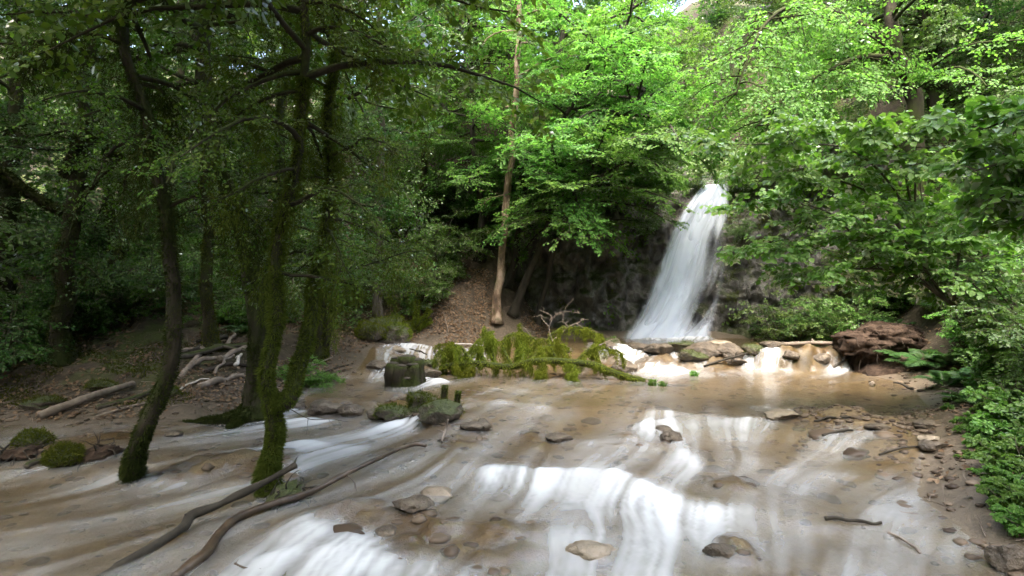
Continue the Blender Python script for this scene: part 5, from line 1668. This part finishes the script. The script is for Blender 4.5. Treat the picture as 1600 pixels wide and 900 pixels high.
rng = np.random.default_rng(55)
gl = Geo()
for n, box in ((26000, (-11, -1.5, 6.5, 15.5)), (4500, (3, 9, 3, 13)), (9000, (-3, 1.2, 12.5, 15))):
    p, nv, s = scatter(n, *box, rng, .12)
    k = rng.random(len(p)) < sstep(-.5, .4, fbm(p[:, 0] * .9, p[:, 1] * .9, 0, 3, 8))
    p, nv = p[k], nv[k]
    d = np.cross(nv, nrm(rng.normal(size=p.shape)))
    leaves(gl, p + nv * rng.uniform(.004, .03, (len(p), 1)), d + nv * rng.uniform(-.1, .4, (len(p), 1)), nv + rng.normal(0, .35, p.shape), rng.uniform(.025, .075, len(p)), .34, .35, True)
tag(gl.build('leaf_litter', M['litter'], smooth=False), kind='stuff')
gt = Geo()
for n, box in ((1500, (-10, -2, 6.8, 14)), (500, (3, 8, 3, 12)), (260, (-3, 1, 12.5, 14.5))):
    p, nv, s = scatter(n, *box, rng, .1)
    d = nrm(np.cross(nv, rng.normal(size=p.shape)) + nv * rng.uniform(0, .25, (len(p), 1)))
    L = rng.uniform(.06, .32, (len(p), 1))
    twigs(gt, p + nv * .01, p + nv * .02 + d * L * .5 + rng.normal(0, .01, p.shape), p + nv * .008 + d * L, rng.uniform(.003, .007, len(p)), rng.uniform(.002, .003, len(p)))
tag(gt.build('twig_litter', M['wood_dry']), kind='stuff')
gp_ = Geo()
V1, F1 = ICO[2]
M['pebble'] = leaf_mat('pebble', (.045, .034, .024), (.15, .12, .083), (1, 1, 1), .02, .03, .3)
for n, box, lo, hi, big in ((1000, (2.8, 7.5, 3.3, 10.5), -.35, .8, .032), (1200, (-9, -2.5, 6.8, 11), -.1, .8, .03), (700, (3.2, 6.2, 6.3, 8), -1.2, .3, .03), (2200, (-7, 6, 3.2, 11), -9, -.1, .05), (90, (-3, 5, 3.2, 8.5), -9, -.1, .12)):
    p, nv, s = scatter(n, *box, rng, lo, hi)
    for q in range(len(p)):
        r = rng.uniform(.3, 1) ** 2 * big * 1.4 + .006
        gp_.add((V1 * (1 + rng.normal(0, .12, (len(V1), 1)))) * [r * rng.uniform(.8, 1.5), r, r * .5] + p[q] + [0, 0, r * (.1 if lo > -5 else -.2)], F1)
tag(gp_.build('pebbles', M['pebble'], smooth=True), kind='stuff')
# moss on the left bank
gm = Geo()
p, nv, s = scatter(90000, -10.5, -2, 7, 13.5, rng, .5)
k = fbm(p[:, 0] * .8, p[:, 1] * .8, 3, 4, 18) > .28
p, nv = p[k], nv[k]
blades(gm, p, nv + rng.normal(0, .5, p.shape), rng.uniform(.02, .06, len(p)), .014, rng)
tag(gm.build('ground_moss', M['moss'], smooth=False), kind='stuff')
# low ground cover on the slopes
for nm, mt, boxes in (('undergrowth', 'leaf_mid', ((30000, (4.5, 16, 5, 20), .85, .055), (16000, (-16, -1, 13, 28), .9, .08), (15000, (0, 10, 16, 26), .5, .08))),):
    gl = Geo()
    for n, box, lo, sz in boxes:
        p, nv, s = scatter(n, *box, rng, lo)
        k = (fbm(p[:, 0] * 1.1, p[:, 1] * 1.1, 5, 3, 28) > -.35) & ~((np.abs(p[:, 0] + 1.1) < 1.6) & (p[:, 1] < 15.3))
        p, nv = p[k], nv[k]
        m = 4
        q = np.repeat(p, m, 0) + rng.normal(0, sz * .8, (len(p) * m, 3))
        h = rng.uniform(.02, .28, len(q))
        q = q + np.repeat(nv, m, 0) * h[:, None]
        leaves(gl, q, rng.normal(0, 1, q.shape) * [1, 1, .35], np.repeat(nv, m, 0) * .5 + [0, -.2, .7] + rng.normal(0, .35, q.shape), sz * rng.uniform(.6, 1.4, len(q)), .36, .3, True)
    tag(gl.build(nm, M[mt], smooth=False), kind='stuff')
# ivy and moss hanging on the rock wall
gl, gm = Geo(), Geo()
n = 9000
x = rng.uniform(-1, 8.5, n)
z = .6 + 4.8 * rng.random(n) ** .6
k = fbm(x * 1.1, z * .9, 0, 3, 38) + .5 * (z - 3.6) / 2 > .25
k &= ~((x > 2.5 + .45 * (z - .5)) & (x < 5.2 + .12 * (z - .5)) & (z < 5))
x, z = x[k], z[k]
y = cliff_y(x, z) - rng.uniform(.0, .1, len(x))
q = np.stack([x, y, z], 1)
leaves(gl, q, np.stack([rng.normal(0, .5, len(x)), rng.normal(-.4, .2, len(x)), rng.normal(-.6, .4, len(x))], 1), np.stack([rng.normal(0, .4, len(x)), -1 + 0 * x, .5 + 0 * x], 1), rng.uniform(.05, .11, len(x)), .36, .3, True)
tag(gl.build('wall_ivy', M['leaf_mid'], smooth=False), kind='stuff')
n = 1500
x = rng.uniform(-1, 8.3, n)
z = .9 + 4.0 * rng.random(n)
k = (fbm(x * 1.3, z * .8, 2, 3, 39) > .1) & ~((x > 2.4 + .45 * (z - .5)) & (x < 5.15 + .1 * (z - .5)))
x, z = x[k], z[k]
hang_moss(gm, np.stack([x, cliff_y(x, z) - .02, z], 1), rng, 36, .2, .05, .016)
tag(gm.build('wall_moss', M['moss'], smooth=False), kind='stuff')

# ------------------------------------------------------------------ herbs of the right bank and little plants in the stream
herb = {}
for i, (px, py, k, sc, lab) in enumerate([
        (1580, 790, 0, 1.0, 'leafy herb at the right border, lowest on the muddy bank'), (1545, 745, 0, .8, 'leafy herb overhanging the mud beside the lowest one'), (1592, 735, 1, 1.1, 'taller herb behind the lowest one at the right border'),
        (1530, 700, 0, .9, 'small herb on the rim of the bank above the mud'), (1570, 690, 1, 1.2, 'herb with upright stems on the bank at the right'), (1510, 668, 1, .8, 'yellowish herb at the top of the mud slope'),
        (1548, 655, 0, 1.2, 'broad herb in front of the blue green shrub'), (1590, 650, 1, 1.3, 'tall herb at the right border below the shrubs'), (1498, 625, 0, .9, 'herb hanging over the edge below the ferns'),
        (1530, 610, 1, 1.2, 'herb between the ferns and the tall border herb'), (1570, 600, 0, 1.4, 'dense herb half way up the right bank'), (1472, 590, 0, .9, 'herb at the right foot of the earth mound'),
        (1445, 560, 0, .7, 'herb growing on the right end of the earth mound'), (1600, 560, 1, 1.5, 'large herb clump at the right border'), (1500, 560, 0, 1.2, 'bright herb right of the earth mound'),
        (1540, 560, 1, 1.3, 'herb clump above the broad one'), (1470, 640, 0, .45, 'tiny seedling on the mud below the mound'), (1440, 575, 0, .4, 'tiny seedling on the soil of the mound'),
        (1515, 715, 0, .6, 'small yellowish seedling at the edge of the mud'), (1560, 770, 1, .7, 'seedling beside the lowest herb'), (1600, 830, 0, .9, 'herb low at the right border above the boulder')]):
    px, sc = px + (14 if px < 1580 else 8), sc * .62
    p = gr(px, py, -.02)
    if k not in herb:
        herb[k] = shrub(lab, p, (.34, .42)[k], 600 + k, ('leaf_spring', 'leaf_cool')[k], (.05, .055)[k], n=5, name='leafy_herb', group='herbs on the right bank', round_=True)
        herb[k]['category'] = 'plant'
        herb[k].scale = (sc,) * 3
    else:
        copy_thing(herb[k], p, i * 1.9, sc, lab, 'herbs on the right bank')
for i, (px, py, lab, h) in enumerate([(1020, 603, 'tuft of grass by the bare end of the fallen tree', .16), (1085, 588, 'little sprout on a stone in the rapids right of the fallen tree', .14), (1035, 604, 'smaller tuft of grass right of the other tuft', .12), (960, 533, 'small plant at the edge of the plunge pool', .16)]):
    b = gr(px, py)
    rng = np.random.default_rng(i)
    g_ = Geo()
    n = 60
    blades(g_, rng.normal(0, .03, (n, 3)) * [1, 1, 0], np.stack([rng.normal(0, .5, n), rng.normal(0, .5, n), np.ones(n)], 1), h * rng.uniform(.5, 1.2, n), .018, rng)
    leaves(g_, rng.normal(0, .03, (20, 3)) * [1, 1, 0] + [0, 0, h * .4], rng.normal(0, 1, (20, 3)) + [0, 0, .8], np.tile([0, -.3, 1.0], (20, 1)), np.full(20, h * .4))
    tag(g_.build('grass_tuft', M['leaf_spring'], smooth=False, loc=b), lab, 'plant')
